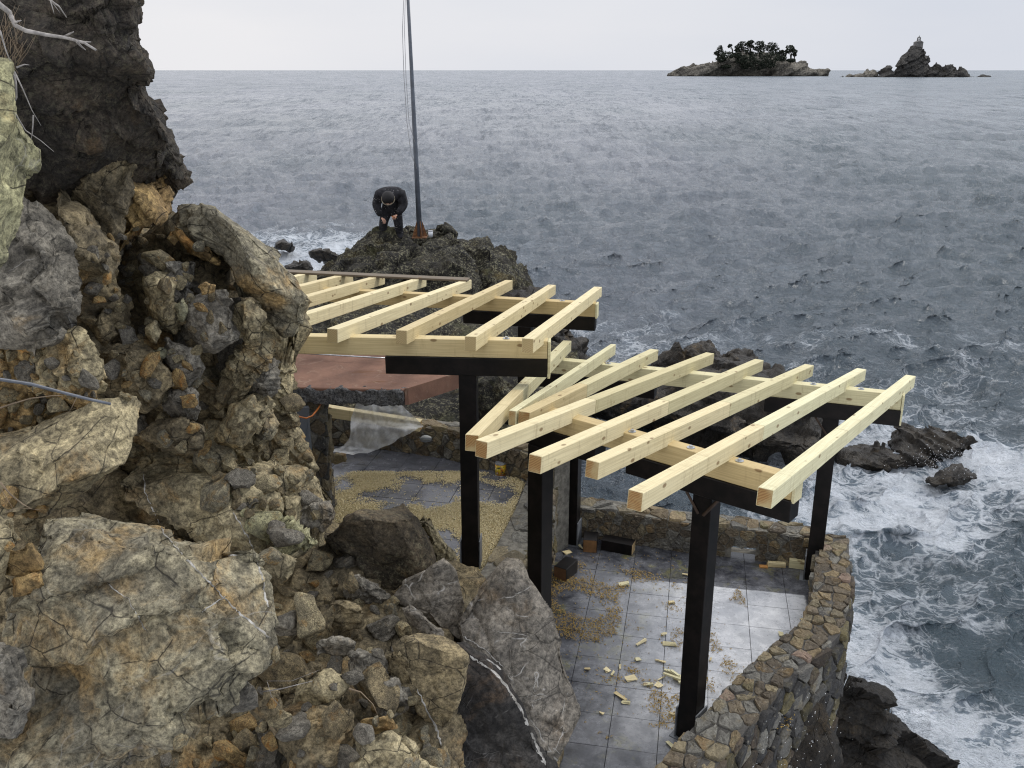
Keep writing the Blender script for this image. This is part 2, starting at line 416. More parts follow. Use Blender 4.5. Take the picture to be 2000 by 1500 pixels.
# ------------------------------------------------------------------ the sea: one sheet to the horizon with real waves
def wave_tile(N, Lm, amp, wind, lam0, seed, small=0.0):
    r = np.random.RandomState(seed); k1 = 2 * np.pi * np.fft.fftfreq(N, Lm / N); kx, ky = np.meshgrid(k1, k1); k = np.hypot(kx, ky); k[0, 0] = 1
    kp = 2 * np.pi / lam0; c = (kx * wind[0] + ky * wind[1]) / k
    Pp = np.exp(-1.25 * (kp / k) ** 2) / k ** 3.2 * (0.07 + c ** 4) * np.exp(-(k * small) ** 2); Pp[0, 0] = 0
    H = np.sqrt(Pp) * (r.normal(size=(N, N)) + 1j * r.normal(size=(N, N)))
    h = np.real(np.fft.ifft2(H)); s = amp / h.std()
    dx = np.real(np.fft.ifft2(1j * kx / k * H)) * s; dy = np.real(np.fft.ifft2(1j * ky / k * H)) * s
    return h * s, dx, dy
def samp(T, x, y, Lm):
    N = T.shape[0]; u, v = (x / Lm % 1) * N, (y / Lm % 1) * N; i, j = np.floor(u).astype(int) % N, np.floor(v).astype(int) % N; fu, fv = u - np.floor(u), v - np.floor(v)
    i2, j2 = (i + 1) % N, (j + 1) % N
    return (T[j, i] * (1 - fu) + T[j, i2] * fu) * (1 - fv) + (T[j2, i] * (1 - fu) + T[j2, i2] * fu) * fv
FOAM_AT = []
for x, y, r_, k_ in ((1640, 905, 2.0, 1), (1740, 915, 2.2, 1.1), (1820, 930, 2.0, 1.1), (1900, 900, 1.6, 1.1), (1720, 985, 2.2, 1.1), (1790, 1000, 2.0, .75), (1900, 1010, 2, .5), (1660, 980, 1.6, .8), (1500, 920, 1.8, .8), (1350, 900, 1.6, .6), (1250, 880, 1.4, .5),
                   (1680, 830, 1.6, .8), (1160, 820, 2, .6), (1960, 990, 1.6, .55), (1700, 1270, 1.0, 1.0), (1760, 1340, 1.0, .8), (1840, 1420, 1.1, .9), (1930, 1480, 1.2, .8), (1665, 1200, .8, .6), (1960, 1420, 1.2, .35), (1690, 1110, 1.5, .5), (1800, 1120, 2, .3),
                   (600, 503, 5, 1.15), (570, 490, 5, .8), (640, 520, 4, 1.0), (560, 515, 4, 1.0), (1180, 680, 2.5, .5), (1130, 650, 2, .4), (1560, 740, 2, .3), (1850, 800, 4, .25)):
    p_ = atz(x, y, SEA); FOAM_AT.append((p_.x, p_.y, r_ * (.85 if x > 1000 else 1), k_ * (.85 if k_ >= .8 else .62) if x > 1000 else k_))
def build_sea():
    ys = [136.98 + 0.02 * 1.5 ** k for k in range(11)]           # rows close up towards the horizon
    y = ys[-1]
    while y < 1750: y += 1.1 + 1.5 * min(1, (y - 137) / 120); ys.append(y)
    Ds = []
    for y in ys:
        q = ray(1000, y); Ds.append(max(1.0, min(45000, (SEA - EYE) / q[2] * q[1])) if q[2] < -0.01 else 45000)
    Ds = np.array(sorted(set(np.round(Ds, 4)), reverse=True))
    ds = np.diff(Ds)
    A = list(np.linspace(-.34, .62, 860)); A = [-1.3, -1.0, -.8, -.65, -.55, -.48, -.42, -.37] + A + [.66, .72, .8, .95, 1.15, 1.35]; A = np.array(A)
    AA, DD = np.meshgrid(A, Ds); X, Y = (np.tan(AA) * DD).ravel(), DD.ravel()
    cell = np.interp(-Y, -Ds[:-1], -ds)
    t1, t2 = wave_tile(1024, 137.0, .11, (.3, -.95), 6.0, 1, .05), wave_tile(512, 23.7, .052, (.55, -.83), 2.4, 2, .01)
    t3 = wave_tile(256, 400.0, .16, (.2, -.98), 42, 5, 1.0)
    w1 = 1 / (1 + (cell / 5.0) ** 2); w2 = 1 / (1 + (cell / 1.3) ** 2); w3 = 1 / (1 + (cell / 30) ** 2)
    h = samp(t1[0], X, Y, 137.0) * w1 + samp(t2[0], X, Y, 23.7) * w2 + samp(t3[0], X, Y, 400) * w3
    dx = samp(t1[1], X, Y, 137.0) * w1 * 1.1 + samp(t2[1], X, Y, 23.7) * w2 * 1.1; dy = samp(t1[2], X, Y, 137.0) * w1 * 1.1 + samp(t2[2], X, Y, 23.7) * w2 * 1.1
    near = np.clip((Y - 3) / 10, .6, 1); h = h * near
    V = np.stack([X + dx * (Y < 900), Y + dy * (Y < 900), SEA + h], 1)
    r, c = len(Ds), len(A); k = (np.arange(r - 1)[:, None] * c + np.arange(c - 1)).ravel(); Fc = np.stack([k, k + c, k + c + 1, k + 1], 1)
    me = np_mesh('sea', V, Fc, [SEAM])
    # where the surf leaves foam: near the rocks, and on crests
    foam = np.zeros(len(X))
    n_ = fbm(np.stack([X * .5, Y * .5, 0 * X], 1), 3, 2)
    for fx, fy, fr, fk in FOAM_AT:
        d2 = ((X - fx) ** 2 + ((Y - fy) * .9) ** 2) / (fr * fr * 1.3); foam = np.maximum(foam, fk * np.exp(-d2))
    foam = np.maximum(foam * (1 + .5 * n_), 0) + + .13 * np.exp(-np.maximum(Y - 11, 0) / 9) * (X > 0) + .04 * np.exp(-np.maximum(Y - 20, 0) / 50)
    crest = np.clip((h - .12) / .2, 0, 1)
    at = me.attributes.new('foam', 'FLOAT', 'POINT'); at.data.foreach_set('value', np.clip(foam + .03 * crest, 0, 1.3).astype(np.float32))
    # foam film plus painted sky reflection: paler left and far out, darker right
    an = np.interp(X / np.maximum(Y, 1), [-.2, .12, .34, .6], [1, .95, .42, .2]); dist_ = np.interp(Y, [8, 16, 26, 60, 200, 600], [.15, .55, .95, .85, .8, .9])
    patch = .75 + .55 * fbm(np.stack([X * .045, Y * .016, 0 * X], 1), 3, 6)
    at2 = me.attributes.new('film', 'FLOAT', 'POINT'); at2.data.foreach_set('value', np.clip(an * dist_ * patch, 0, 1).astype(np.float32))
    o = link('sea', me); tag(o, kind='structure')
def mk_sea():
    t = NT('sea_water'); P = t.n('NewGeometry').outputs['Position']; at = t.n('Attribute', attribute_name='foam'); fm = at.outputs['Fac']
    flat = t.n('VectorMath', operation='MULTIPLY'); t.l(P, flat.inputs[0]); flat.inputs[1].default_value = (1, 1, 0)
    p = flat.outputs[0]
    def swirl(sc, wp):
        m = t.n('Mapping'); m.inputs['Rotation'].default_value = (0, 0, .5); m.inputs['Scale'].default_value = (1.0, 1.6, 1); t.l(p, m.inputs['Vector'])
        n_ = t.noise(t.warp(t.warp(m.outputs[0], sc * .5, wp / sc), sc * 2, wp * .35 / sc), sc, 4, .55, .6)
        return t.math('ABSOLUTE', t.math('SUBTRACT', n_, .5))
    def lace(sc, wp):
        m = t.n('Mapping'); m.inputs['Rotation'].default_value = (0, 0, .5); m.inputs['Scale'].default_value = (1.0, 1.5, 1); t.l(p, m.inputs['Vector'])
        return t.voro(t.warp(t.warp(m.outputs[0], sc * .6, wp / sc), sc * 2, wp * .4 / sc), sc)
    l1, l2, l3 = swirl(.8, .9), swirl(2.4, .8), lace(1.5, 1.3)
    big = t.noise(t.warp(p, .35, 1.8), .5, 6, .6); fine = t.noise(t.warp(p, 4, .15), 9, 5, .65, .6)
    a = t.math('SUBTRACT', t.math('MULTIPLY_ADD', fm, 1.0, t.math('MULTIPLY', t.math('SUBTRACT', big, .5), 2.0)), .1)     # local foam amount
    fj = t.math('MULTIPLY', t.math('SUBTRACT', fine, .5), .05)
    f1 = t.ramp(t.math('ADD', t.math('SUBTRACT', t.math('MULTIPLY', a, .075), l1), fj), -.01, .045)
    f2 = t.ramp(t.math('ADD', t.math('SUBTRACT', t.math('MULTIPLY', a, .06), l2), fj), -.01, .04)
    f3 = t.ramp(t.math('SUBTRACT', t.math('MULTIPLY', a, .16), l3), -.02, .08)
    solid = t.ramp(t.math('ADD', a, t.math('MULTIPLY', t.math('SUBTRACT', fine, .5), 1.0)), .72, 1.2)
    foam = t.math('MAXIMUM', t.math('MAXIMUM', t.math('MULTIPLY', f1, .85), t.math('MULTIPLY', f2, .7)), t.math('MAXIMUM', t.math('MULTIPLY', f3, .7), solid))
    foam = t.math('MULTIPLY', foam, t.ramp(fm, .03, .2)); foam = t.math('MINIMUM', foam, 1.0)
    milky = t.ramp(a, .0, .95, 0, .85)
    deep = t.mix(t.ramp(t.noise(p, .03, 5, .6), .35, .65), (0.062, 0.09, 0.108), (0.1, 0.13, 0.15))
    fl = t.n('Attribute', attribute_name='film').outputs['Fac']
    fl = t.math('MULTIPLY', fl, t.ramp(t.noise(t.warp(p, .6, 1.0), 1.3, 7, .72), .25, .75, .55, 1.25))
    deep = t.mix(t.math('MINIMUM', fl, 1.0), deep, (0.225, 0.24, 0.275))  # pale tone holds reflected sky as well as foam film
    col = t.mix(milky, deep, (0.2, 0.25, 0.3)); col = t.mix(foam, col, (0.68, 0.72, 0.77))
    # ripples the mesh is too coarse for
    m2 = t.n('Mapping'); m2.inputs['Rotation'].default_value = (0, 0, -.35); m2.inputs['Scale'].default_value = (1, 2.1, 1); t.l(p, m2.inputs['Vector']); q = m2.outputs[0]
    # chop too fine for the mesh far out, as a field of slopes
    ln = t.n('VectorMath', operation='LENGTH'); t.l(p, ln.inputs[0])
    m3 = t.n('Mapping'); m3.inputs['Scale'].default_value = (1, .15, 1); t.l(p, m3.inputs['Vector'])
    sn = t.n('VectorMath', operation='SUBTRACT'); t.l(t.noise(m3.outputs[0], .35, 9, .78, col=True), sn.inputs[0]); sn.inputs[1].default_value = (.5, .5, .5)
    sm_ = t.n('VectorMath', operation='SUBTRACT'); t.l(t.noise(m3.outputs[0], 1.9, 6, .7, .3, col=True), sm_.inputs[0]); sm_.inputs[1].default_value = (.5, .5, .5)
    sq_ = t.n('VectorMath', operation='ADD'); t.l(sn.outputs[0], sq_.inputs[0]); t.l(sm_.outputs[0], sq_.inputs[1])
    sk = t.n('VectorMath', operation='MULTIPLY'); t.l(sq_.outputs[0], sk.inputs[0]); sk.inputs[1].default_value = (.35, 3.8, 0)
    sd_ = t.n('VectorMath', operation='SCALE'); t.l(sk.outputs[0], sd_.inputs[0]); t.l(t.ramp(ln.outputs['Value'], 12, 90, .35, 1.0), sd_.inputs['Scale'])
    sa = t.n('VectorMath', operation='ADD'); t.l(sd_.outputs[0], sa.inputs[0]); t.l(t.n('NewGeometry').outputs['Normal'], sa.inputs[1])
    sz = t.n('VectorMath', operation='NORMALIZE'); t.l(sa.outputs[0], sz.inputs[0])
    b2 = t.bump(t.noise(q, 1.1, 7, .75, .2), 1, .36, sz.outputs[0]); b3 = t.bump(t.noise(q, 3.2, 5, .65, .4), .8, .035, b2)
    fr_ = t.ramp(ln.outputs['Value'], 30, 500, 0, .12)     # chop too fine for the mesh far out: a rougher sheet
    rgh = t.math('ADD', t.math('MULTIPLY', foam, .5), t.math('ADD', fr_, .14))
    t.fin(col, rgh, b3, .5); t.b.inputs['IOR'].default_value = 1.33
    return t.m
SEAM = mk_sea()
build_sea()
# ------------------------------------------------------------------ wood, steel, tile materials
def mk_wood(name, a, b, dirt=0.3, knots=True, seed=0):
    t = NT(name); v = t.obj(scale=(1, 1, 1)); vs = t.obj(scale=(0.9, 14, 14))
    col = t.mix(t.noise(vs, 3.0, 6, 0.7, 0.8), a, b)
    vg = t.obj(scale=(1.2, 60, 60))
    col = t.mix(1, col, t.mix(t.ramp(t.noise(vg, 2.2, 3), 0.3, 0.7), (0.86, 0.84, 0.8), (1.08, 1.08, 1.08)), 'MULTIPLY')
    oi = t.n('ObjectInfo'); col = t.mix(1, col, t.mix(oi.outputs['Random'], (0.82, 0.76, 0.66), (1.06, 1.06, 1.05)), 'MULTIPLY')
    # saw and handling smudges across the grain
    vb = t.obj(scale=(7, 1.2, 1.2)); sm = t.ramp(t.noise(vb, 1.9, 6, 0.8, 0.4), 0.52, 0.74)
    col = t.mix(t.math('MULTIPLY', sm, dirt), col, (0.2, 0.13, 0.055))
    if knots:
        vk = t.obj(scale=(4.5, 9, 9)); k = t.voro(vk, 1.0, 'F1', rand=1.0)
        kk = t.ramp(k, 0.09, 0.17, 1, 0); col = t.mix(t.math('MULTIPLY', kk, 0.75), col, (0.16, 0.085, 0.03))
    nb = t.bump(t.noise(vs, 9, 4, 0.6), 0.25, 0.003)
    return t.fin(col, 0.62, nb, 0.3)
W_NEW = mk_wood('wood_new', (0.75, 0.68, 0.455), (0.65, 0.56, 0.34), 0.5)
W_BEAM = mk_wood('wood_header', (0.67, 0.57, 0.34), (0.57, 0.46, 0.25), 0.3)
W_PALE = mk_wood('wood_treated', (0.71, 0.68, 0.47), (0.61, 0.58, 0.37), 0.5)
W_OLDW = mk_wood('wood_weathered', (0.2, 0.165, 0.125), (0.11, 0.09, 0.07), 0.4)
def mk_end(nm, a, b):
    t = NT(nm); v = t.obj(scale=(14, 14, 14)); g = t.n('TexWave', wave_type='RINGS'); t.l(t.warp(v, 1.0, 0.4), g.inputs['Vector'])
    g.inputs['Scale'].default_value = 1.6; g.inputs['Distortion'].default_value = 1.5
    col = t.mix(g.outputs['Fac'], a, b)
    return t.fin(t.mix(t.ramp(t.noise(v, .5, 4), .4, .65), col, (0.42, 0.33, 0.17)), 0.75, None, 0.2)
W_END = mk_end('wood_end_grain', (0.36, 0.22, 0.09), (0.24, 0.13, 0.05)); W_END2 = mk_end('wood_end_pale', (0.5, 0.4, 0.22), (0.38, 0.28, 0.14))
def mk_plain(name, col, rough=0.5, var=0.3, sc=6, bump=0.0, metal=0, spec=0.5, col2=None):
    t = NT(name); v = t.obj()
    c = t.mix(t.ramp(t.noise(v, sc, 6, 0.7), 0.35, 0.7), tuple(x * (1 - var) for x in col), col2 or tuple(min(1, x * (1 + var)) for x in col))
    nb = t.bump(t.noise(v, sc * 8, 4, 0.7), 0.4, bump) if bump else None
    t.fin(c, rough, nb, spec); t.b.inputs['Metallic'].default_value = metal; return t.m
BLACK = mk_plain('black_stain', (0.0045, 0.0042, 0.0045), 0.45, 0.5, 8, 0.001, spec=0.22, col2=(0.010, 0.0075, 0.007))
STEEL = mk_plain('galvanised_steel', (0.5, 0.52, 0.55), 0.35, 0.2, 30, metal=0.9)
GREYP = mk_plain('grey_paint', (0.16, 0.175, 0.195), 0.45, 0.25, 9, 0.001, col2=(0.13, 0.15, 0.175))
POLEP = mk_plain('pole_grey_paint', (0.1, 0.115, 0.14), 0.4, 0.25, 5, 0.001)
RUST = mk_plain('rust', (0.16, 0.07, 0.025), 0.85, 0.5, 20, 0.002)
SHOE = mk_plain('shoe_steel', (0.14, 0.15, 0.165), 0.45, 0.3, 10)

def boxmesh(name, lx, ly, lz, bev, mats, endslot=True, taper=0, jit=0.0, seed=0):
    bm = bmesh.new(); bmesh.ops.create_cube(bm, size=1)
    bmesh.ops.scale(bm, vec=(lx, ly, lz), verts=bm.verts)
    if bev: bmesh.ops.bevel(bm, geom=list(bm.edges), offset=bev, segments=1, affect='EDGES')
    if jit:
        R = random.Random(seed)
        for v in bm.verts: v.co += Vector((R.uniform(-jit, jit), R.uniform(-jit, jit), R.uniform(-jit, jit)))
    bm.normal_update()
    if endslot and len(mats) > 1:
        for f in bm.faces:
            if abs(f.normal.x) > 0.9: f.material_index = 1
    me = bpy.data.meshes.new(name); bm.to_mesh(me); bm.free()
    for m in mats: me.materials.append(m)
    return me
def beam(name, p0, p1, w, h, mats, parent=None, bev=0.004, drop=None):
    """a squared timber whose top centre line runs from p0 to p1"""
    p0, p1 = Vector(p0), Vector(p1); d = p1 - p0; L = d.length; x = d.normalized()
    y = Vector((0, 0, 1)).cross(x).normalized(); z = x.cross(y)
    me = boxmesh(name, L, w, h, bev, mats)
    o = bpy.data.objects.new(name, me); COL.objects.link(o)
    M = Matrix((x, y, z)).transposed().to_4x4(); c = (p0 + p1) / 2 - z * (h / 2)
    if parent is not None: o.parent = parent; c = c - parent.location
    M.translation = c; o.matrix_basis = M
    return o
def cyl(name, r, h, mat, parent=None, loc=(0, 0, 0), seg=20, r2=None, caps=True):
    bm = bmesh.new(); bmesh.ops.create_cone(bm, cap_ends=caps, segments=seg, radius1=r, radius2=r if r2 is None else r2, depth=h)
    bmesh.ops.translate(bm, vec=(0, 0, h / 2), verts=bm.verts)
    o = bm_obj(name, bm, mat, parent, loc)
    for p_ in o.data.polygons: p_.use_smooth = abs(p_.normal.z) < 0.9
    return o
def tube(name, pts, r, mat, parent=None, seg=8, r2=None, rough=0):
    pts = [Vector(p_) for p_ in pts]; base = pts[0].copy(); bm = bmesh.new(); rings = []
    for i, p_ in enumerate(pts):
        d = (pts[min(i + 1, len(pts) - 1)] - pts[max(i - 1, 0)]).normalized()
        a = d.orthogonal().normalized(); b = d.cross(a)
        if rings:
            a = (pa - d * pa.dot(d)).normalized(); b = d.cross(a)
        pa = a
        rr = r + ((r2 if r2 is not None else r) - r) * i / (len(pts) - 1)
        if rough: rr *= 1 + random.uniform(-rough, rough)
        rings.append([bm.verts.new(p_ - base + (a * math.cos(t) + b * math.sin(t)) * rr) for t in [2 * math.pi * k / seg for k in range(seg)]])
    for A, B in zip(rings, rings[1:]):
        for k in range(seg): bm.faces.new((A[k], A[(k + 1) % seg], B[(k + 1) % seg], B[k]))
    bm.faces.new(rings[0][::-1]); bm.faces.new(rings[-1])
    return bm_obj(name, bm, mat, parent, base, smooth=True)
def bolt(parent, pos):
    bm = bmesh.new()
    bmesh.ops.create_cone(bm, cap_ends=True, segments=18, radius1=0.03, radius2=0.03, depth=0.004, matrix=Matrix.Translation((0, 0, .003)))
    bmesh.ops.create_cone(bm, cap_ends=True, segments=6, radius1=0.014, radius2=0.013, depth=0.014, matrix=Matrix.Translation((0, 0, .012)))
    return bm_obj('bolt', bm, STEEL, parent, pos)
def plane_fit(pts):
    A = np.array([[1, q[0], q[1]] for q in pts]); z = np.array([q[2] for q in pts]); return np.linalg.lstsq(A, z, rcond=None)[0]

# ------------------------------------------------------------------ lower pergola
RW, RH, HH, HW = 0.098, 0.12, 0.16, 0.115
P1, P2, P3, P4 = Vector((1.46, 6.34, 0)), Vector((3.24, 8.86, 0)), Vector((0.69, 9.66, 0)), Vector((0.24, 7.18, 0))
zn, zf = 2.58, 2.21        # header tops: the roof falls towards the sea
n0, n1 = Vector((0.12, 7.29, zn)), atz(1556, 931, zn)
f0, f1 = Vector((0.25, 9.84, zf)), atz(1762, 768, zf)
lower = empty('timber_pergola', (1.7, 7.6, 0))
tag(lower, 'lower fan shaped pergola of new pale rafters on black posts above the wet tiled terrace', 'pergola')
def post(parent, x, y, z0, z1, rot, w=0.155, shoe=True, sh=(0, 0)):
    me = boxmesh('post', z1 - z0, w, w, 0.004, [BLACK, BLACK])
    o = bpy.data.objects.new('post', me); COL.objects.link(o); o.parent = parent
    o.rotation_euler = (0, -math.pi / 2, 0)
    o.matrix_basis = Matrix.Translation(Vector((x, y, (z0 + z1) / 2)) - parent.location) @ Matrix.Rotation(rot, 4, 'Z') @ Matrix.Rotation(-math.pi / 2, 4, 'Y')
    if shoe:
        for s in (-1, 1):
            bm = bmesh.new(); bmesh.ops.create_cube(bm, size=1); bmesh.ops.scale(bm, vec=(.012, w * 1.15, .3), verts=bm.verts)
            for v in bm.verts:
                v.co += Vector((s * (w / 2 + .012), 0, z0 + .15 - z0))
            q = bm_obj('post_shoe', bm, SHOE); q.parent = parent; q.matrix_basis = Matrix.Translation(Vector((x, y, z0)) - parent.location) @ Matrix.Rotation(rot, 4, 'Z')
        bm = bmesh.new(); bmesh.ops.create_cube(bm, size=1); bmesh.ops.scale(bm, vec=(w * 1.7, w * 1.4, .012), verts=bm.verts)
        q = bm_obj('base_plate', bm, SHOE); q.parent = parent; q.matrix_basis = Matrix.Translation(Vector((x, y, z0 + .012)) - parent.location) @ Matrix.Rotation(rot, 4, 'Z')
    return o
hn = math.atan2((n1 - n0).y, (n1 - n0).x); hf = math.atan2((f1 - f0).y, (f1 - f0).x)
for P_, zt, rt in ((P1, zn - .32, hn), (P4, zn - .32, hn), (P2, zf - .32, hf), (P3, zf - .32, hf)):
    post(lower, P_.x, P_.y, 0.0, zt, rt)
beam('header_beam', n0, n1, HW, HH, [W_BEAM, W_END], lower)
beam('header_beam', f0, f1, HW, HH, [W_PALE, W_END], lower)
def along(a, b, t): return a + (b - a) * t
def corbel(parent, a, b, t0, t1, w=0.15):
    p, q = along(a, b, t0), along(a, b, t1); dz = Vector((0, 0, -HH - 0.001))
    return beam('black_corbel', p + dz, q + dz, w, 0.16, [BLACK, BLACK], parent)
Ln = (n1 - n0).length
corbel(lower, n0, n1, -0.02, 0.32); corbel(lower, n0, n1, 0.44, 1.004)
corbel(lower, f0, f1, 0.0, 0.36); corbel(lower, f0, f1, 0.66, 1.002)
for t, (a, b) in ((0.44, (n0, n1)), (0.655, (n0, n1)), (0.82, (n0, n1)), (0.22, (f0, f1)), (0.78, (f0, f1)), (0.9, (f0, f1)), (0.05, (f0, f1))):
    bolt(lower, along(a, b, t))
def strut(parent, P_, zt, hd, s):
    d = Vector((math.cos(hd), math.sin(hd), 0)); off = Vector((d.y, -d.x, 0)) * 0.085
    a = Vector((P_.x, P_.y, zt - 0.2)) + off + d * 0.02 * s; b = Vector((P_.x, P_.y, zt + 0.08)) + off * 1.02 + d * 0.22 * s
    return tube('brace', [a, b], 0.014, RUSTW, parent, seg=4)
RUSTW = mk_plain('brown_strip', (0.05, 0.03, 0.018), 0.7, 0.4)
for s in (-1, 1): strut(lower, P1, zn - .32, hn, s); strut(lower, P2, zf - .32, hf, s)
top = 0.1
abc = plane_fit([n0 + Vector((0, 0, top)), n1 + Vector((0, 0, top)), f0 + Vector((0, 0, top)), f1 + Vector((0, 0, top))])
raft = [((1496, 954), (1779, 733), 0), ((1242, 959), (1683, 720), 1), ((1158, 900), (1581, 712), 1), ((1046, 889), (1483, 702), 1),
        ((941, 861), (1387, 689), 2), ((1024, 804), (1278, 682), 2), ((1001, 802), (1198, 672), 3), ((922, 849), (1108, 665), 2)]
for a, b, k in raft:
    w = (1 if k != 3 else .62)
    A, B = atplane(*a, abc), atplane(*b, abc)
    m = [W_PALE, W_NEW, W_NEW, W_PALE][k]
    if k in (1, 2):   # two lengths butted end to end
        tt = {0: .4, 1: .44 + .05 * math.sin(a[0]), 2: .36}[k]; J = A + (B - A) * tt
        beam('rafter', A, J - (B - A) * 0.0012, RW * w, RH, [W_NEW, W_END], lower)
        beam('rafter', J, B, RW * w, RH, [W_PALE, W_END], lower)
    else: beam('rafter', A, B, RW * w, RH, [m, W_END], lower)
def endboard(parent, e, d, hgt, w=0.022):
    c = e + d * 0.014; me = boxmesh('end_board', w, 0.13, hgt, 0.002, [W_PALE])
    o = bpy.data.objects.new('end_board', me); COL.objects.link(o); o.parent = parent
    o.matrix_basis = Matrix.Translation(c - parent.location - Vector((0, 0, hgt / 2 + .005))) @ Matrix.Rotation(math.atan2(d.y, d.x), 4, 'Z')
    return o
endboard(lower, n1, (n1 - n0).normalized(), 0.17); endboard(lower, f1, (f1 - f0).normalized(), 0.31)

# ------------------------------------------------------------------ upper pergola
UF = 0.75
un, uf = 3.0, 2.66
U0, U1 = atz(520, 652, un), atz(1070, 663, un)
V0_, V1_ = atz(520, 556, uf), atz(1164, 591, uf)
upper = empty('timber_pergola', (-0.9, 9.0, UF))
tag(upper, 'upper pergola of new yellow rafters beside the cliff, over the red topped concrete canopy', 'pergola')
hu = math.atan2((U1 - U0).y, (U1 - U0).x); hv = math.atan2((V1_ - V0_).y, (V1_ - V0_).x)
pA = Vector((-0.385, 7.82, UF)); 
post(upper, pA.x, pA.y, UF, un - .32, hu)
pB = along(V0_, V1_, 0.80); post(upper, pB.x, pB.y, -0.4, uf - .32, hv)
beam('header_beam', U0, U1, HW, HH, [W_BEAM, W_END2], upper)
beam('header_beam', V0_, V1_, HW, HH, [W_BEAM, W_END2], upper)
corbel(upper, U0, U1, 0.43, 1.0); corbel(upper, V0_, V1_, 0.62, 1.001)
for t, (a, b) in ((0.855, (U0, U1)), (0.905, (V0_, V1_))): bolt(upper, along(a, b, t))
abcu = plane_fit([U0 + Vector((0, 0, top)), U1 + Vector((0, 0, top)), V0_ + Vector((0, 0, top)), V1_ + Vector((0, 0, top))])
for a, b in (((1031, 661), (1168, 560)), ((919, 657), (1078, 556)), ((784, 645), (994, 547)), ((649, 642), (914, 546)), ((512, 637), (826, 541)),
             ((400, 632), (745, 537)), ((300, 628), (683, 533)), ((220, 624), (612, 530))):
    beam('rafter', atplane(*a, abcu), atplane(*b, abcu), RW, RH, [W_NEW, W_END2], upper)
endboard(upper, U1, (U1 - U0).normalized(), 0.33); endboard(upper, V1_, (V1_ - V0_).normalized(), 0.17)
# weathered plank lying on the rafters
pl0, pl1 = atplane(500, 530, abcu) + Vector((0, 0, .03)), atplane(915, 549, abcu) + Vector((0, 0, .03))
o = beam('plank', pl0, pl1, 0.15, 0.028, [W_OLDW, W_OLDW], None); tag(o, 'weathered grey brown plank lying loose across the upper pergola rafters', 'plank')

# ------------------------------------------------------------------ tiled terraces
def mk_tile(name, base, light, stain, sheen_patch=None):
    t = NT(name); v = t.obj(rand=True); wv = t.obj(world=True, rand=False)
    n1_ = t.noise(t.warp(wv, 3, 0.12), 4.2, 9, 0.76, 0.2); n2_ = t.noise(v, 5, 7, 0.7)
    col = t.mix(t.ramp(n1_, 0.36, 0.66), base, light)
    col = t.mix(t.ramp(n2_, 0.5, 0.75, 0, 0.55), col, tuple(x * 0.35 for x in base))
    col = t.mix(t.ramp(t.noise(t.warp(wv, 3, .3), 2.6, 7, 0.7), 0.53, 0.68, 0, 0.6), col, stain)
    sp = t.ramp(t.noise(wv, 55, 2, 0.6), 0.66, 0.7, 0, 0.7); col = t.mix(sp, col, (0.015, 0.015, 0.018))
    rough = t.ramp(n1_, 0.3, 0.7, 0.08, 0.32)
    if sheen_patch:
        # pale tiles: sky sheen painted into their colour, with a ragged edge
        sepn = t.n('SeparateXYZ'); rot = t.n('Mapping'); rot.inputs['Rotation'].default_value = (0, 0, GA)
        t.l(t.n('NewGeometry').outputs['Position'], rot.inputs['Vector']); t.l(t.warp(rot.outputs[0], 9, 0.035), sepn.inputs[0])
        a = t.ramp(sepn.outputs[0], sheen_patch[0] - .5, sheen_patch[0] + .9); b = t.ramp(sepn.outputs[0], sheen_patch[1] - .015, sheen_patch[1] + .015, 1, 0)
        c = t.ramp(sepn.outputs[1], sheen_patch[2] - .012, sheen_patch[2] + .012, 1, 0); d = t.ramp(sepn.outputs[1], sheen_patch[3] - 1.3, sheen_patch[3])
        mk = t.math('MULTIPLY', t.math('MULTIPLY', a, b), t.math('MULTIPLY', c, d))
        dry = t.mix(t.ramp(n1_, 0.33, 0.68), (0.4, 0.415, 0.44), (0.66, 0.67, 0.69))  # drier tile tone, brightened by the painted sky reflection
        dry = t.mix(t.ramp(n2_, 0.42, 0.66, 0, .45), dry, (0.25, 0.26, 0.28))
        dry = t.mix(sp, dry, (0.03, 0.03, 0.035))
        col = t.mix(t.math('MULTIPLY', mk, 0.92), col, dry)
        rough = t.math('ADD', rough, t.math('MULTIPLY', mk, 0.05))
    nb = t.bump(t.math('ADD', n2_, n1_), 0.25, 0.004)
    return t.fin(col, rough, nb, 0.55)
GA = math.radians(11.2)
TILE_L = mk_tile('tile_wet_slate', (0.036, 0.038, 0.046), (0.13, 0.134, 0.148), (0.2, 0.19, 0.06), sheen_patch=(-0.45, 1.34, 8.93, 7.0))
TILE_U = mk_tile('tile_dark_slate', (0.085, 0.088, 0.1), (0.14, 0.145, 0.165), (0.1, 0.09, 0.06))
GROUT = mk_plain('grout', (0.07, 0.07, 0.072), 0.9, 0.3, 10)
ux, uy = Vector((math.cos(GA), -math.sin(GA), 0)), Vector((math.sin(GA), math.cos(GA), 0))
def clip_poly(subject, clipper):
    out = subject
    for i in range(len(clipper)):
        a, b = clipper[i], clipper[(i + 1) % len(clipper)]; inp, out = out, []
        if not inp: return []
        side = lambda p: (b[0] - a[0]) * (p[1] - a[1]) - (b[1] - a[1]) * (p[0] - a[0])
        for j in range(len(inp)):
            p, q = inp[j - 1], inp[j]; sp_, sq = side(p), side(q)
            if (sp_ >= 0) != (sq >= 0):
                t = sp_ / (sp_ - sq); out.append((p[0] + t * (q[0] - p[0]), p[1] + t * (q[1] - p[1])))
            if sq >= 0: out.append(q)
    return out
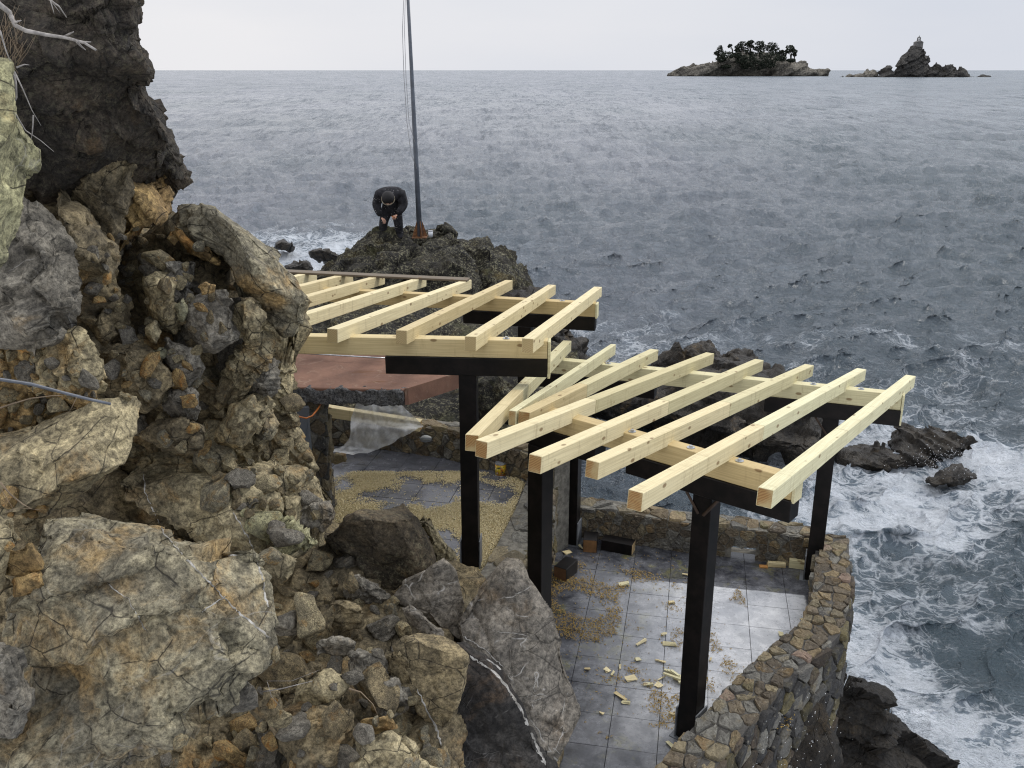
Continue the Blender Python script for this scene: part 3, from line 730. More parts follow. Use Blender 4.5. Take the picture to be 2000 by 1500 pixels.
def prism(name, poly, z0, z1, mat, parent=None, bev=0, loc=None):
    base = Vector((sum(p[0] for p in poly) / len(poly), sum(p[1] for p in poly) / len(poly), z0))
    bm = bmesh.new(); vs = [bm.verts.new((p[0] - base.x, p[1] - base.y, 0)) for p in poly]
    f = bm.faces.new(vs); 
    if f.normal.z < 0: bmesh.ops.reverse_faces(bm, faces=[f])
    bm.normal_update()
    if bm.faces[:][0].normal.z < 0: bmesh.ops.reverse_faces(bm, faces=bm.faces[:])
    r = bmesh.ops.extrude_face_region(bm, geom=bm.faces[:]); up = [g for g in r['geom'] if isinstance(g, bmesh.types.BMVert)]
    bmesh.ops.translate(bm, vec=(0, 0, z1 - z0), verts=up)
    bmesh.ops.recalc_face_normals(bm, faces=bm.faces[:])
    if bev:
        bm.normal_update(); te = [e for e in bm.edges if all(v.co.z > (z1 - z0) * .5 for v in e.verts)]
        bmesh.ops.bevel(bm, geom=te, offset=bev, segments=1, affect='EDGES')
    return bm_obj(name, bm, mat, parent, base)
def in_poly(x, y, poly):
    c = False
    for i in range(len(poly)):
        (x1, y1), (x2, y2) = poly[i - 1], poly[i]
        if (y1 > y) != (y2 > y) and x < (x2 - x1) * (y - y1) / (y2 - y1) + x1: c = not c
    return c
def tiled(parent, foot, z, mat, org, s=0.4, gap=0.0022):
    o0 = Vector((org[0], org[1], 0)); R = random.Random(5)
    for i in range(-14, 16):
        for j in range(-14, 16):
            c = o0 + ux * (i * s) + uy * (j * s); h = s / 2 - gap
            cs = [c - ux * h - uy * h, c + ux * h - uy * h, c + ux * h + uy * h, c - ux * h + uy * h]
            pl = clip_poly(list(foot), [(q.x, q.y) for q in cs])
            if len(pl) < 3: continue
            ar = abs(sum(pl[k - 1][0] * pl[k][1] - pl[k][0] * pl[k - 1][1] for k in range(len(pl)))) / 2
            if ar < 0.004: continue
            q = prism('tile', pl, z, z + 0.012 + R.uniform(-.0012, .0012), mat, parent, bev=0.0015)
# wall centre lines (plan)
WL_R = [(3.50, 9.12), (3.13, 7.99), (2.84, 7.34), (2.47, 7.0), (2.09, 6.58), (1.69, 6.08), (1.31, 5.6), (1.05, 5.2), (0.75, 4.4)]
WL_F = [(0.62, 9.98), (1.15, 9.86), (1.9, 9.58), (2.7, 9.38), (3.38, 9.17)]
WL_D = [(0.42, 10.45), (0.40, 9.9), (0.20, 8.85), (-0.06, 7.75), (-0.30, 7.0), (-0.45, 6.3)]
low_foot = [(0.45, 9.95), (1.15, 9.86), (1.9, 9.58), (2.7, 9.38), (3.45, 9.15), (3.13, 7.99), (2.84, 7.34), (2.47, 7.0), (2.09, 6.58), (1.69, 6.08), (1.31, 5.6),
            (1.05, 5.2), (0.75, 4.4), (-0.5, 4.4), (-0.35, 6.8), (-0.06, 7.75), (0.20, 8.85), (0.42, 9.9)]
lt = empty('terrace', (1.5, 7.5, 0)); tag(lt, kind='structure')
prism('terrace_slab', low_foot, -0.6, -0.004, GROUT, lt)
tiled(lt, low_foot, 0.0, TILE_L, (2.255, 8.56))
up_foot = [(-3.4, 10.9), (0.42, 10.45), (0.40, 9.9), (0.20, 8.85), (-0.06, 7.75), (-0.30, 7.0), (-0.45, 6.3), (-3.4, 6.5)]
ut = empty('upper_terrace', (-1, 9, UF)); tag(ut, kind='structure')
prism('terrace_slab', up_foot, UF - 1.3, UF - .004, GROUT, ut)
tiled(ut, [(-2.6, 10.8), (0.42, 10.45), (0.40, 9.9), (0.20, 8.85), (-0.06, 7.75), (-0.35, 6.9), (-2.6, 7.2)], UF, TILE_U, (-0.45, 9.3))

# ------------------------------------------------------------------ stone walls, stone by stone
def mk_wallstone(name, a, b, c):
    t = NT(name); v = t.obj(); oi = t.n('ObjectInfo')
    col = t.mix(t.ramp(t.noise(v, 7, 7, 0.7, 0.5), 0.35, 0.66), a, b)
    col = t.mix(t.ramp(t.noise(v, 4, 6, 0.65), 0.52, 0.68, 0, .8), col, c)
    col = t.mix(1, col, t.mix(oi.outputs['Random'], (0.62, 0.62, 0.63), (1.2, 1.19, 1.15)), 'MULTIPLY')
    col = t.mix(1, col, t.mix(t.ramp(t.noise(v, 60, 5, .7), .3, .7), (.7, .7, .7), (1.25, 1.25, 1.25)), 'MULTIPLY')
    col = t.mix(t.ramp(t.noise(v, 22, 5, .7), .6, .68, 0, .6), col, (0.3, 0.28, 0.22))
    return t.fin(col, 0.75, t.bump(t.noise(v, 16, 8, 0.72), 0.9, 0.03), 0.35)
WS = [mk_wallstone('wall_stone_tan', (0.25, 0.21, 0.135), (0.14, 0.12, 0.08), (0.2, 0.13, 0.06)), mk_wallstone('wall_stone_grey', (0.19, 0.185, 0.165), (0.11, 0.105, 0.095), (0.17, 0.14, 0.085)),
      mk_wallstone('wall_stone_ochre', (0.25, 0.195, 0.115), (0.15, 0.115, 0.07), (0.14, 0.13, 0.07)), mk_wallstone('wall_stone_brown', (0.16, 0.13, 0.09), (0.085, 0.07, 0.053), (0.19, 0.13, 0.06))]
WSP = WS + WS + WS + [WS[1], WS[1], WS[3], WS[3], WS[0], mk_wallstone('wall_stone_pink', (0.27, 0.195, 0.15), (0.2, 0.145, 0.115), (0.22, 0.19, 0.13))]
WSW = [mk_wallstone('wet_stone_dark', (0.075, 0.074, 0.072), (0.038, 0.037, 0.037), (0.1, 0.085, 0.04)), mk_wallstone('wet_stone_olive', (0.14, 0.12, 0.06), (0.065, 0.058, 0.036), (0.15, 0.11, 0.045)),
       mk_wallstone('wet_stone_brown', (0.095, 0.072, 0.05), (0.05, 0.042, 0.035), (0.12, 0.1, 0.055))]
MORTAR = mk_plain('mortar', (0.17, 0.16, 0.135), 0.95, 0.4, 14, 0.01)
MORTARW = mk_plain('wet_mortar', (0.06, 0.056, 0.05), 0.8, 0.4, 14, 0.01)
def resample(line, step):
    P = [Vector((p[0], p[1], 0)) for p in line]; out = [P[0]]; acc = 0
    L = [0]
    for a, b in zip(P, P[1:]): L.append(L[-1] + (b - a).length)
    n = max(2, int(L[-1] / step)); res = []
    for k in range(n + 1):
        s = L[-1] * k / n; i = max(j for j in range(len(L) - 1) if L[j] <= s + 1e-9); t = (s - L[i]) / (L[i + 1] - L[i])
        res.append(P[i].lerp(P[i + 1], t))
    # round the corners a little
    for _ in range(2): res = [res[0]] + [(res[k - 1] + res[k] * 2 + res[k + 1]) / 4 for k in range(1, len(res) - 1)] + [res[-1]]
    nr = []
    for k in range(len(res)):
        d = (res[min(k + 1, len(res) - 1)] - res[max(k - 1, 0)]).normalized(); nr.append(Vector((d.y, -d.x, 0)))
    return res, nr, L[-1]
def vor_cells(w, h, cw, ch, rng, jit=0.5, skew=0.0):
    """irregular courses: cells of a jittered, row shifted lattice, as polygons"""
    pts = []; cnt = int(1.25 * (w + cw) * (h + ch) / (cw * ch)); tr = 0
    while len(pts) < cnt and tr < cnt * 12:
        tr += 1; x, y = rng.uniform(-cw / 2, w + cw / 2), rng.uniform(-ch / 2, h + ch / 2); q_ = rng.uniform(.5, .95)
        if all(((x - a) / cw) ** 2 + ((y - b) / ch) ** 2 > q_ * q_ for a, b in pts): pts.append((x, y))
    cells = []
    for k, p in enumerate(pts):
        if not (-.02 <= p[0] <= w + .02 and -.02 <= p[1] <= h + .02): continue
        poly = [(0, 0), (w, 0), (w, h), (0, h)]
        for q in pts:
            if q is p or abs(q[0] - p[0]) > 3.6 * cw or abs(q[1] - p[1]) > 3.6 * ch: continue
            mx, my = (p[0] + q[0]) / 2, (p[1] + q[1]) / 2; dx, dy = q[0] - p[0], q[1] - p[1]
            out = []
            for j in range(len(poly)):
                a, b = poly[j - 1], poly[j]; sa = (a[0] - mx) * dx + (a[1] - my) * dy; sb = (b[0] - mx) * dx + (b[1] - my) * dy
                if (sa <= 0) != (sb <= 0):
                    t = sa / (sa - sb); out.append((a[0] + t * (b[0] - a[0]), a[1] + t * (b[1] - a[1])))
                if sb <= 0: out.append(b)
            poly = out
            if len(poly) < 3: break
        if len(poly) >= 3: cells.append((p, poly))
    return cells
def cell_stone(parent, c, poly, surf, mats, rng, joint=0.003, proud=0.022, deep=0.04, hole=None):
    """one stone: cell polygon on the unrolled wall face, pushed out into a rough block; surf(s, h, depth) -> world"""
    if hole and hole(c): return
    pts = []; tot = sum(math.dist(poly[i], poly[(i + 1) % len(poly)]) for i in range(len(poly)))
    if tot < 0.12: return
    cx = sum(p[0] for p in poly) / len(poly); cy = sum(p[1] for p in poly) / len(poly)
    for i in range(len(poly)):
        a, b = poly[i], poly[(i + 1) % len(poly)]
        for t in ((0.12, .5, .88) if math.dist(a, b) > .05 else (.5,)):
            x, y = a[0] + (b[0] - a[0]) * t, a[1] + (b[1] - a[1]) * t
            d = math.hypot(x - cx, y - cy) + 1e-6; f = max(.3, (d - joint - rng.uniform(0, .008)) / d)
            pts.append((cx + (x - cx) * f, cy + (y - cy) * f))
    n = len(pts)
    pr = proud * rng.uniform(.4, 1.25); tx, ty = rng.uniform(-.16, .16), rng.uniform(-.16, .16)
    V = [surf(x, y, -deep) for x, y in pts]
    V += [surf(x, y, pr * .55) for x, y in pts]
    for f, q in ((.94, .92), (.55, 1.0)):
        V += [surf(cx + (x - cx) * f, cy + (y - cy) * f, pr * q + (x - cx) * f * tx + (y - cy) * f * ty + rng.uniform(-.008, .008)) for x, y in pts]
    V.append(surf(cx, cy, pr * 1.0))
    Fc = []
    for r in range(3):
        for k in range(n):
            a, b, c2, d = r * n + k, r * n + (k + 1) % n, (r + 1) * n + (k + 1) % n, (r + 1) * n + k
            Fc += [(a, b, c2), (a, c2, d)]
    Fc += [(3 * n + k, 3 * n + (k + 1) % n, 4 * n) for k in range(n)]
    V = np.array([v[:] for v in V]); base = V[:n].mean(0)
    me = np_mesh('stone', V - base, Fc, [rng.choice(mats)], smooth=False)
    return link('stone', me, parent, base)
def wall(name, line, th, ztop, zin, zout, label, faces, seed, mats_top, mats_in, mats_out, hole=None, holefn=None, step=0.08, mort=None):
    """a rubble wall along a line: mortar core, and each stone of its top, inner and outer face as a child"""
    rng = random.Random(seed); C, Nn, L = resample(line, step); root = empty(name, (C[len(C) // 2].x, C[len(C) // 2].y, zin))
    tag(root, label, 'wall')
    def at(s): 
        k = min(max(s / L, 0), 1) * (len(C) - 1); i = min(int(k), len(C) - 2); t = k - i
        return C[i].lerp(C[i + 1], t), Nn[i].lerp(Nn[i + 1], t).normalized()
    # core
    h = th / 2 - .012
    V = []; Fc = []
    zb = min(zin, zout)
    n = len(C)
    hs = [(-h, zb), (-h, ztop - .02), (0, ztop - .012), (h, ztop - .02), (h, zb)] if not hole else None
    if hs:
        for c_, nn in zip(C, Nn):
            for o_, z in hs: V.append((c_ + nn * o_)[:2] + (z,))
        m = len(hs)
        for i in range(n - 1):
            for k in range(m - 1): Fc.append((i * m + k, i * m + k + 1, (i + 1) * m + k + 1, (i + 1) * m + k))
            Fc.append((i * m + m - 1, i * m, (i + 1) * m, (i + 1) * m + m - 1))
        me = np_mesh('mortar_core', np.array(V) - np.array(root.location), Fc, [mort or MORTAR], smooth=False)
        bm = bmesh.new(); bm.from_mesh(me); bmesh.ops.holes_fill(bm, edges=bm.edges, sides=6); bmesh.ops.recalc_face_normals(bm, faces=bm.faces); bm.to_mesh(me); bm.free()
        link('mortar_core', me, root)
    else:
        # pieces left, above and right of the drain opening
        def piece(s0, s1, z0, z1):
            pl = []
            for s in np.linspace(s0, s1, max(2, int((s1 - s0) / .1))): 
                c_, nn = at(s); pl.append((c_ - nn * h, c_ + nn * h))
            q = [(a.x, a.y) for a, b in pl] + [(b.x, b.y) for a, b in pl[::-1]]
            prism('mortar_core', q, z0, z1, mort or MORTAR, root)
        (s0, s1, z0, z1) = hole
        piece(0, s0, zb, ztop - .015); piece(s1, L, zb, ztop - .015); piece(s0, s1, z1, ztop - .015); piece(s0, s1, zb, z0)
    for side, cw, ch in faces:
        if side == 'top':
            def surf(s, y, d): c_, nn = at(s); p = c_ + nn * (y - th / 2); return Vector((p.x, p.y, ztop - .02 + d))
            for c_, poly in vor_cells(L, th, cw, ch, rng): cell_stone(root, c_, poly, surf, mats_top, rng, deep=.03, proud=.026)
        elif side == 'in':
            def surf(s, y, d): c_, nn = at(s); p = c_ - nn * (h + d); return Vector((p.x, p.y, zin + y))
            hf_ = (lambda c: hole and hole[0] - .04 < c[0] < hole[1] + .04 and hole[2] - .02 < c[1] + zin < hole[3] + .03) if hole else None
            for c_, poly in vor_cells(L, ztop - .015 - zin, cw, ch, rng): cell_stone(root, c_, poly, surf, mats_in, rng, hole=hf_)
        else:
            sr = faces_range.get(name, (0, L))
            def surf(s, y, d): c_, nn = at(s + sr[0]); p = c_ + nn * (h + d); return Vector((p.x, p.y, zout + y))
            for c_, poly in vor_cells(sr[1] - sr[0], ztop - .015 - zout, cw, ch, rng, jit=.46): cell_stone(root, c_, poly, surf, mats_out, rng, proud=.045)
    return root, at, L
faces_range = {}
faces_range['retaining_wall'] = (0.2, 5.1)
# direction of WL_F is left to right: its normal (d.y, -d.x) points to the camera side, so "in" is the sea side: reverse the line
wf, wf_at, Lf = wall('parapet_wall', WL_F[::-1], 0.30, 0.40, 0.0, -1.2, 'low rubble stone parapet at the seaward end of the wet terrace, pierced by a drain hole', [('top', .2, .17), ('in', .15, .095)],
                     4, WS, [WS[3], WS[1], WS[3], WS[0]], WSW, hole=(0.66, 0.93, 0.0, 0.16))
wr, wr_at, Lr = wall('retaining_wall', WL_R[::-1], 0.36, 0.40, 0.0, -1.45, 'tall curving rubble stone retaining wall round the seaward right edge of the wet terrace', [('top', .165, .13), ('in', .24, .13), ('out', .23, .15)],
                     9, WSP, WS, WSW + [WSW[0], WS[1]], step=.1, mort=MORTARW)
wd_, _, _ = wall('dividing_wall', WL_D[::-1], 0.34, UF + 0.1, UF - .1, 0.0, 'thick rubble stone wall between the shavings covered upper terrace and the wet lower terrace', [('top', .3, .3), ('out', .22, .15)],
                 6, [WS[1], WS[0], WS[1]], WS, [WS[0], WS[1], WS[3], WSW[1]])
FW = [atz(1100, 905, UF + .4), atz(1000, 868, UF + .4), atz(880, 838, UF + .4), atz(760, 822, UF + .4), atz(600, 806, UF + .4), atz(450, 800, UF + .4)]
wu, _, _ = wall('terrace_wall', [(p.x, p.y + .14) for p in FW], 0.28, UF + .4, UF, -.6, 'low rubble stone wall behind the shavings and the yellow paint can on the upper terrace', [('top', .24, .2), ('in', .17, .1)],
                12, WS, [WS[3], WS[1], WS[0]], WSW)
# ------------------------------------------------------------------ concrete canopy, pillar, steel post
def mk_conc():
    t = NT('red_painted_concrete'); v = t.obj(rand=False); g = t.n('NewGeometry'); s = t.n('SeparateXYZ'); t.l(g.outputs['Normal'], s.inputs[0])
    col = t.mix(t.ramp(t.noise(v, 2.5, 8, .7), .35, .65), (0.25, 0.14, 0.1), (0.17, 0.095, 0.07))
    col = t.mix(t.ramp(t.noise(v, 6, 7, .7, 1), .56, .7, 0, .6), col, (0.36, 0.27, 0.2))
    col = t.mix(t.ramp(t.noise(t.obj(scale=(.5, 3, 1), rand=False), 1.6, 6, .7), .56, .68, 0, .75), col, (0.15, 0.065, 0.025))
    return t.fin(col, .8, t.bump(t.noise(v, 30, 6, .7), .5, .008), .3)
def mk_agg():
    t = NT('rough_grey_concrete'); v = t.obj(rand=False); n_ = t.noise(v, 45, 6, .8)
    col = t.mix(t.ramp(n_, .35, .68), (0.04, 0.042, 0.045), (0.3, 0.3, 0.3)); return t.fin(col, .9, t.bump(n_, 1, .03), .2)
REDC, AGG = mk_conc(), mk_agg()
zc = 2.25
A1, A2 = atz(790, 761, zc), atz(897, 727, zc)
A4 = atz(500, 690, zc); A3 = atz(430, 750, zc); far = atz(750, 707, zc)
cn = empty('concrete_canopy', (A1.x - 1, A1.y + .3, zc - .2)); tag(cn, 'thick concrete canopy with red painted top and broken grey edge under the upper pergola', 'concrete slab')
cp = [(A1.x - .02, A1.y), (A2.x, A2.y), (A2.x - .25, A2.y + .45), (A4.x, A4.y + .3), (A3.x, A3.y - .05)]
bm = bmesh.new(); n_ = len(cp); th_ = .15
o = prism('slab_top', cp, zc - .03, zc, REDC, cn, bev=.008)
prism('fascia', [(A1.x, A1.y - .002), (A1.x + .035, A1.y + .01), (A2.x + .035, A2.y), (A2.x, A2.y)], zc - .16, zc + .012, REDC, cn)
# rough broken edge: dense displaced box
def roughbox(name, c0, c1, dep, z0, z1, mat, parent, amp=.02, seed=0, n=90):
    d = (Vector(c1) - Vector(c0)); L = d.length; d.normalize(); nn = Vector((d.y, -d.x, 0))
    bm = bmesh.new(); bmesh.ops.create_cube(bm, size=1); bmesh.ops.scale(bm, vec=(L, dep, z1 - z0), verts=bm.verts)
    bmesh.ops.subdivide_edges(bm, edges=[e for e in bm.edges if abs((e.verts[0].co - e.verts[1].co).x) > .5 * L], cuts=n)
    bmesh.ops.subdivide_edges(bm, edges=[e for e in bm.edges if abs((e.verts[0].co - e.verts[1].co).x) < 1e-4], cuts=7)
    V = np.array([v.co[:] for v in bm.verts]); nz = fbm(V * 12, 4, seed) * amp
    bm.normal_update()
    for v, q in zip(bm.verts, nz): v.co += v.normal * float(q)
    c = Vector(c0) + d * L / 2 - nn * (dep / 2); c.z = (z0 + z1) / 2
    o = bm_obj(name, bm, mat, parent, smooth=True); M = Matrix((d, -nn, Vector((0, 0, 1)))).transposed().to_4x4(); M.translation = c - (parent.location if parent else Vector((0, 0, 0))); o.matrix_basis = M; return o
roughbox('broken_edge', (A3.x, A3.y - .04, 0), (A1.x - .01, A1.y - .03, 0), .1, zc - .16, zc - .012, AGG, cn, .03, 3)
prism('underside', [(p[0] + (-.03 if i < 3 else 0), p[1] + (.06 if i in (0, 4) else -.03)) for i, p in enumerate(cp)], zc - .14, zc - .034, AGG, cn)
gr = tube('edge_rail', [atz(480, 684, zc + .06), atz(568, 689, zc + .06), atz(760, 700, zc + .06)], .008, STEEL, None, seg=6); tag(gr, 'thin light metal rail along the far edge of the red topped concrete canopy', 'rail')
# pillar of rubble stone under the canopy
pc = atD(626, 900, 8.95)
pil = empty('stone_pillar', (pc.x, pc.y, UF)); tag(pil, 'narrow rubble stone pillar holding up the concrete canopy', 'pillar')
prism('mortar_core', [(pc.x - .1, pc.y - .1), (pc.x + .08, pc.y - .1), (pc.x + .08, pc.y + .16), (pc.x - .1, pc.y + .16)], UF, zc - .17, MORTAR, pil)
rg = random.Random(4)
def fsurf(s, y, d): return Vector((pc.x - .12 + s, pc.y - .1 - d, UF + y))
def rsurf(s, y, d): return Vector((pc.x + .08 + d, pc.y - .11 + s, UF + y))
for c_, poly in vor_cells(.22, zc - .18 - UF, .12, .17, rg): cell_stone(pil, c_, poly, fsurf, [WS[1], WS[0], WSW[0], WS[3]], rg, proud=.03)
for c_, poly in vor_cells(.28, zc - .18 - UF, .14, .17, rg): cell_stone(pil, c_, poly, rsurf, [WS[1], WS[0], WSW[0]], rg, proud=.03)
gp = atD(598, 900, 8.6)
g0 = empty('steel_post', (gp.x, gp.y, UF)); tag(g0, 'flat blue grey painted steel post under the canopy beside the stone pillar', 'post')
bm = bmesh.new(); bmesh.ops.create_cube(bm, size=1); bmesh.ops.scale(bm, vec=(.12, .06, 1.32), verts=bm.verts); bmesh.ops.bevel(bm, geom=bm.edges[:], offset=.004, segments=1, affect='EDGES')
bm_obj('shaft', bm, GREYP, g0, (gp.x, gp.y, UF + .66))
bm = bmesh.new(); bmesh.ops.create_cube(bm, size=1); bmesh.ops.scale(bm, vec=(.24, .012, .3), verts=bm.verts)
for v in bm.verts:
    if v.co.z < 0: v.co.x *= .5
bm_obj('gusset_plate', bm, GREYP, g0, (gp.x - .04, gp.y - .035, UF + 1.17))
CABLE = mk_plain('orange_cable', (0.45, 0.13, 0.02), .5, .1)
cb = tube('cable', [atD(574, 806, 8.4), atD(585, 814, 8.38), atD(598, 817, 8.4), atD(610, 812, 8.45), atD(620, 800, 8.55), atD(627, 788, 8.7)], .008, CABLE); tag(cb, 'orange cable looped round the top of the grey steel post', 'cable')
# timber lying on the terrace wall and the plastic sheet over it
tb0, tb1 = atD(600, 786, 10.55), atD(823, 821, 10.3)
tb = beam('timber_beam', tb0, tb1, .1, .13, [W_NEW, W_END]); tag(tb, 'pale squared timber lying on the upper terrace wall, half under plastic sheet', 'timber')
def mk_film():
    t = NT('plastic_film'); v = t.obj(rand=False); 
    tr = t.n('BsdfTransparent'); tr.inputs[0].default_value = (.9, .92, .93, 1); mx = t.n('MixShader'); t.put(mx.inputs[0], t.ramp(t.noise(v, 4, 6, .7, .6), .3, .7, .3, .62))
    t.fin((0.85, 0.86, 0.86), .22, t.bump(t.noise(v, 6, 5, .6, .8), .6, .03), .5)
    t.l(tr.outputs[0], mx.inputs[1]); t.l(t.b.outputs[0], mx.inputs[2]); t.l(mx.outputs[0], t.out.inputs[0]); return t.m
FILM = mk_film()
def film():
    # hangs from behind the canopy edge down over the timber and gathers on the floor to the left
    cols, rows = 46, 50
    topL, topR = atD(699, 784, 10.0), atD(780, 788, 10.1)
    key = [  # (row fraction, left px, right px, D, y left, y right)
        (0, 699, 782, 10.1, 783, 788), (.18, 692, 800, 10.05, 800, 806), (.32, 686, 826, 10.05, 815, 830), (.45, 684, 815, 9.95, 835, 838), (.62, 683, 765, 9.9, 855, 866),
        (.8, 672, 735, 9.85, 872, 880), (.92, 650, 715, 9.8, 880, 887), (1, 645, 690, 9.75, 884, 887)]
    V = []
    for r in range(rows + 1):
        f = r / rows; k = max(i for i in range(len(key)) if key[i][0] <= f); k = min(k, len(key) - 2); a, b = key[k], key[k + 1]; t = (f - a[0]) / (b[0] - a[0])
        q = [a[j] + (b[j] - a[j]) * t for j in range(1, 6)]
        for c in range(cols + 1):
            g = c / cols; V.append(atD(q[0] + (q[1] - q[0]) * g, q[3] + (q[4] - q[3]) * g, q[2])[:])
    V = np.array(V); Nn = fbm(V * np.array([6, 6, 2.0]), 3, 5) * .05 + ridged(V * np.array([9, 9, 3.0]), 2, 8) * .012
    V[:, 1] -= Nn; V[:, 0] += .3 * Nn; V[:, 2] = np.maximum(V[:, 2], UF + .02)
    Fc = [(r * (cols + 1) + c, r * (cols + 1) + c + 1, (r + 1) * (cols + 1) + c + 1, (r + 1) * (cols + 1) + c) for r in range(rows) for c in range(cols)]
    base = V.mean(0); o = link('plastic_sheet', np_mesh('plastic_sheet', V - base, Fc, [FILM]), None, base)
    tag(o, 'crumpled translucent plastic sheet hanging from the canopy over the pale timber', 'plastic sheet')
film()
ss = polyrock('stone', [(646, 890), (660, 884), (678, 886), (676, 902), (655, 907), (645, 902)], 9.6, .08, WS[0], None, seed=5, lvl=4, back=False, label='tan building stone lying on the tiles beside the stone pillar', cat='stone', disp=dict(size=.15))
# oval bulkhead lamp in a niche of the terrace wall
lp = atD(832, 857, 10.33)
lamp = empty('bulkhead_lamp', lp); tag(lamp, 'unlit oval bulkhead lamp set in the low wall of the upper terrace', 'wall lamp')
bm = bmesh.new(); bmesh.ops.create_uvsphere(bm, u_segments=20, v_segments=10, radius=1); bmesh.ops.scale(bm, vec=(.07, .035, .045), verts=bm.verts)
bm_obj('glass', bm, mk_plain('lamp_glass', (0.35, 0.36, 0.35), .2, .1), lamp, lp, smooth=True)
for dz in (-.02, 0, .02):
    tube('guard_bar', [lp + Vector((.075 * math.cos(a), -.042 * math.sin(a) , dz)) for a in np.linspace(0, math.pi, 9)], .004, GREYP, lamp, seg=5)
# paint can
cpz = atz(978, 927, UF + .012)
can = empty('paint_can', cpz); tag(can, 'open yellow paint can with flame picture standing among the shavings', 'paint can')
def mk_can():
    t = NT('can_label'); v = t.obj(rand=False); n_ = t.noise(v, 14, 4, .6, .8)
    col = t.mix(t.ramp(n_, .45, .55), (0.62, 0.47, 0.03), (0.5, 0.17, 0.02)); col = t.mix(t.ramp(t.noise(v, 20, 3, .6), .58, .64), col, (0.03, 0.06, 0.03))
    col = t.mix(t.ramp(t.noise(v, 33, 2, .6), .62, .67), col, (0.7, 0.68, 0.6)); return t.fin(col, .3, None, .5)
cyl('label_band', .065, .135, mk_can(), can, cpz + Vector((0, 0, .008)), 28)
for z in (0, .143): 
    cyl('rim', .067, .008, STEEL, can, cpz + Vector((0, 0, z)), 28)
cyl('lid', .056, .003, mk_plain('can_inside', (0.25, 0.26, 0.27), .3, .3), can, cpz + Vector((0, 0, .152)), 28)
# offcuts of black stained posts on the wet terrace
def offcut(px, py, L, w, h, rot, mats, label, z=.012, tilt=0, name='timber_offcut', cat='timber offcut', endshow=True):
    p = atz(px, py, z); me = boxmesh(name, L, w, h, .003, mats); o = link(name, me, None, (p.x, p.y, z + h / 2)); o.rotation_euler = (0, tilt, rot); tag(o, label, cat); return o
R_ = math.radians
offcut(1153, 1070, .22, .155, .155, R_(82), [BLACK, mk_plain('stained_end', (0.2, 0.1, 0.035), .7, .3)], 'black stained post offcut with brown sawn end facing the camera, nearest the corner post')
offcut(1207, 1074, .36, .155, .13, R_(-22), [BLACK, mk_plain('pale_end', (0.45, 0.32, 0.16), .7, .2)], 'long black stained post offcut with pale sawn end by the parapet wall')
offcut(1105, 1123, .26, .15, .15, R_(58), [BLACK, mk_plain('brown_end', (0.13, 0.065, 0.03), .7, .3)], 'black stained post offcut lying against the foot of the dividing wall')
offcut(1556, 1107, .17, .1, .1, R_(-16), [W_PALE, W_PALE], 'pale squared wood block beside the right rear post')
offcut(1516, 1106, .2, .06, .03, R_(-3), [W_NEW, W_NEW], 'lower pale board piece of the little stack by the drain hole')
offcut(1517, 1102, .19, .05, .025, R_(-8), [W_NEW, W_NEW], 'upper pale board piece of the little stack by the drain hole', z=.043)
offcut(1491, 1108, .09, .05, .02, R_(-5), [mk_plain('orange_wood', (0.5, 0.24, 0.07), .6, .1)], 'small orange brown wood piece beside the little stack of boards')
# wooden chips and splinters
chips = [(1219, 1143, .11, .06, 10, 'squarish pale wood chip on the tiles in front of the parapet'), (1312, 1178, .05, .03, 0, 'small wood chip behind the front post, on a joint of the tiles'),
         (1296, 1240, .05, .04, 40, 'lone wood chip on the tiles left of the front post'), (1308, 1260, .12, .05, -10, 'broad wood chip just left of the front post'), (1252, 1256, .13, .02, 40, 'crossed thin splinter on the tiles'),
         (1290, 1293, .1, .025, -25, 'short stick of pale wood beside the front post'), (1245, 1290, .05, .04, 20, 'tiny pale chip among the splinters'), (1211, 1304, .06, .018, 75, 'upright lying splinter left of the stick'),
         (1185, 1310, .05, .05, 50, 'reddish wood chip with bark'), (1196, 1317, .07, .018, 60, 'thin short splinter beside the reddish chip'), (1231, 1327, .09, .06, 20, 'broad shattered chip in the middle of the litter'),
         (1293, 1326, .1, .016, 35, 'slim splinter left of the pile at the post'), (1266, 1338, .08, .03, 5, 'flat pale splinter in the tile litter'), (1286, 1340, .05, .05, 45, 'small square chip near the pile at the post'),
         (1212, 1362, .14, .03, -50, 'long pale splinter near the bottom of the terrace'), (1222, 1373, .07, .03, -10, 'short wood piece touching the long pale splinter'), (1312, 1396, .04, .03, -40, 'yellow chip below the pile of splinters'),
         (1147, 1309, .05, .03, -10, 'pale chip at the left of the terrace litter'), (1308, 1456, .07, .025, -60, 'splinter near the base of the front post'), (1175, 1395, .04, .02, -30, 'small brown chip low on the terrace'),
         (1570, 1212, .08, .03, 20, 'thin curled chip on the pale tiles'), (1525, 1240, .07, .035, 80, 'short stick leaning at the retaining wall'), (1108, 1080, .09, .05, 20, 'pale chip beside the dividing wall'),
         (1340, 1124, .08, .02, -10, 'slim chip left of the front post near the parapet'), (1134, 1070, .1, .025, -70, 'thin batten beside the corner post shoe'), (1388, 1290, .04, .02, 70, 'tiny chip right of the front post')]
for i, (x, y, L, w, a, lab) in enumerate(chips):
    p = atz(x, y, .014); me = boxmesh('wood_chip', L, w, .012, 0, [W_NEW if i % 3 else W_PALE], False, jit=min(.012, w * .28), seed=i); o = link('wood_chip', me, None, (p.x, p.y, .026)); o.rotation_euler = (random.uniform(-.1, .1), random.uniform(-.08, .08), R_(a)); tag(o, lab, 'wood chip')
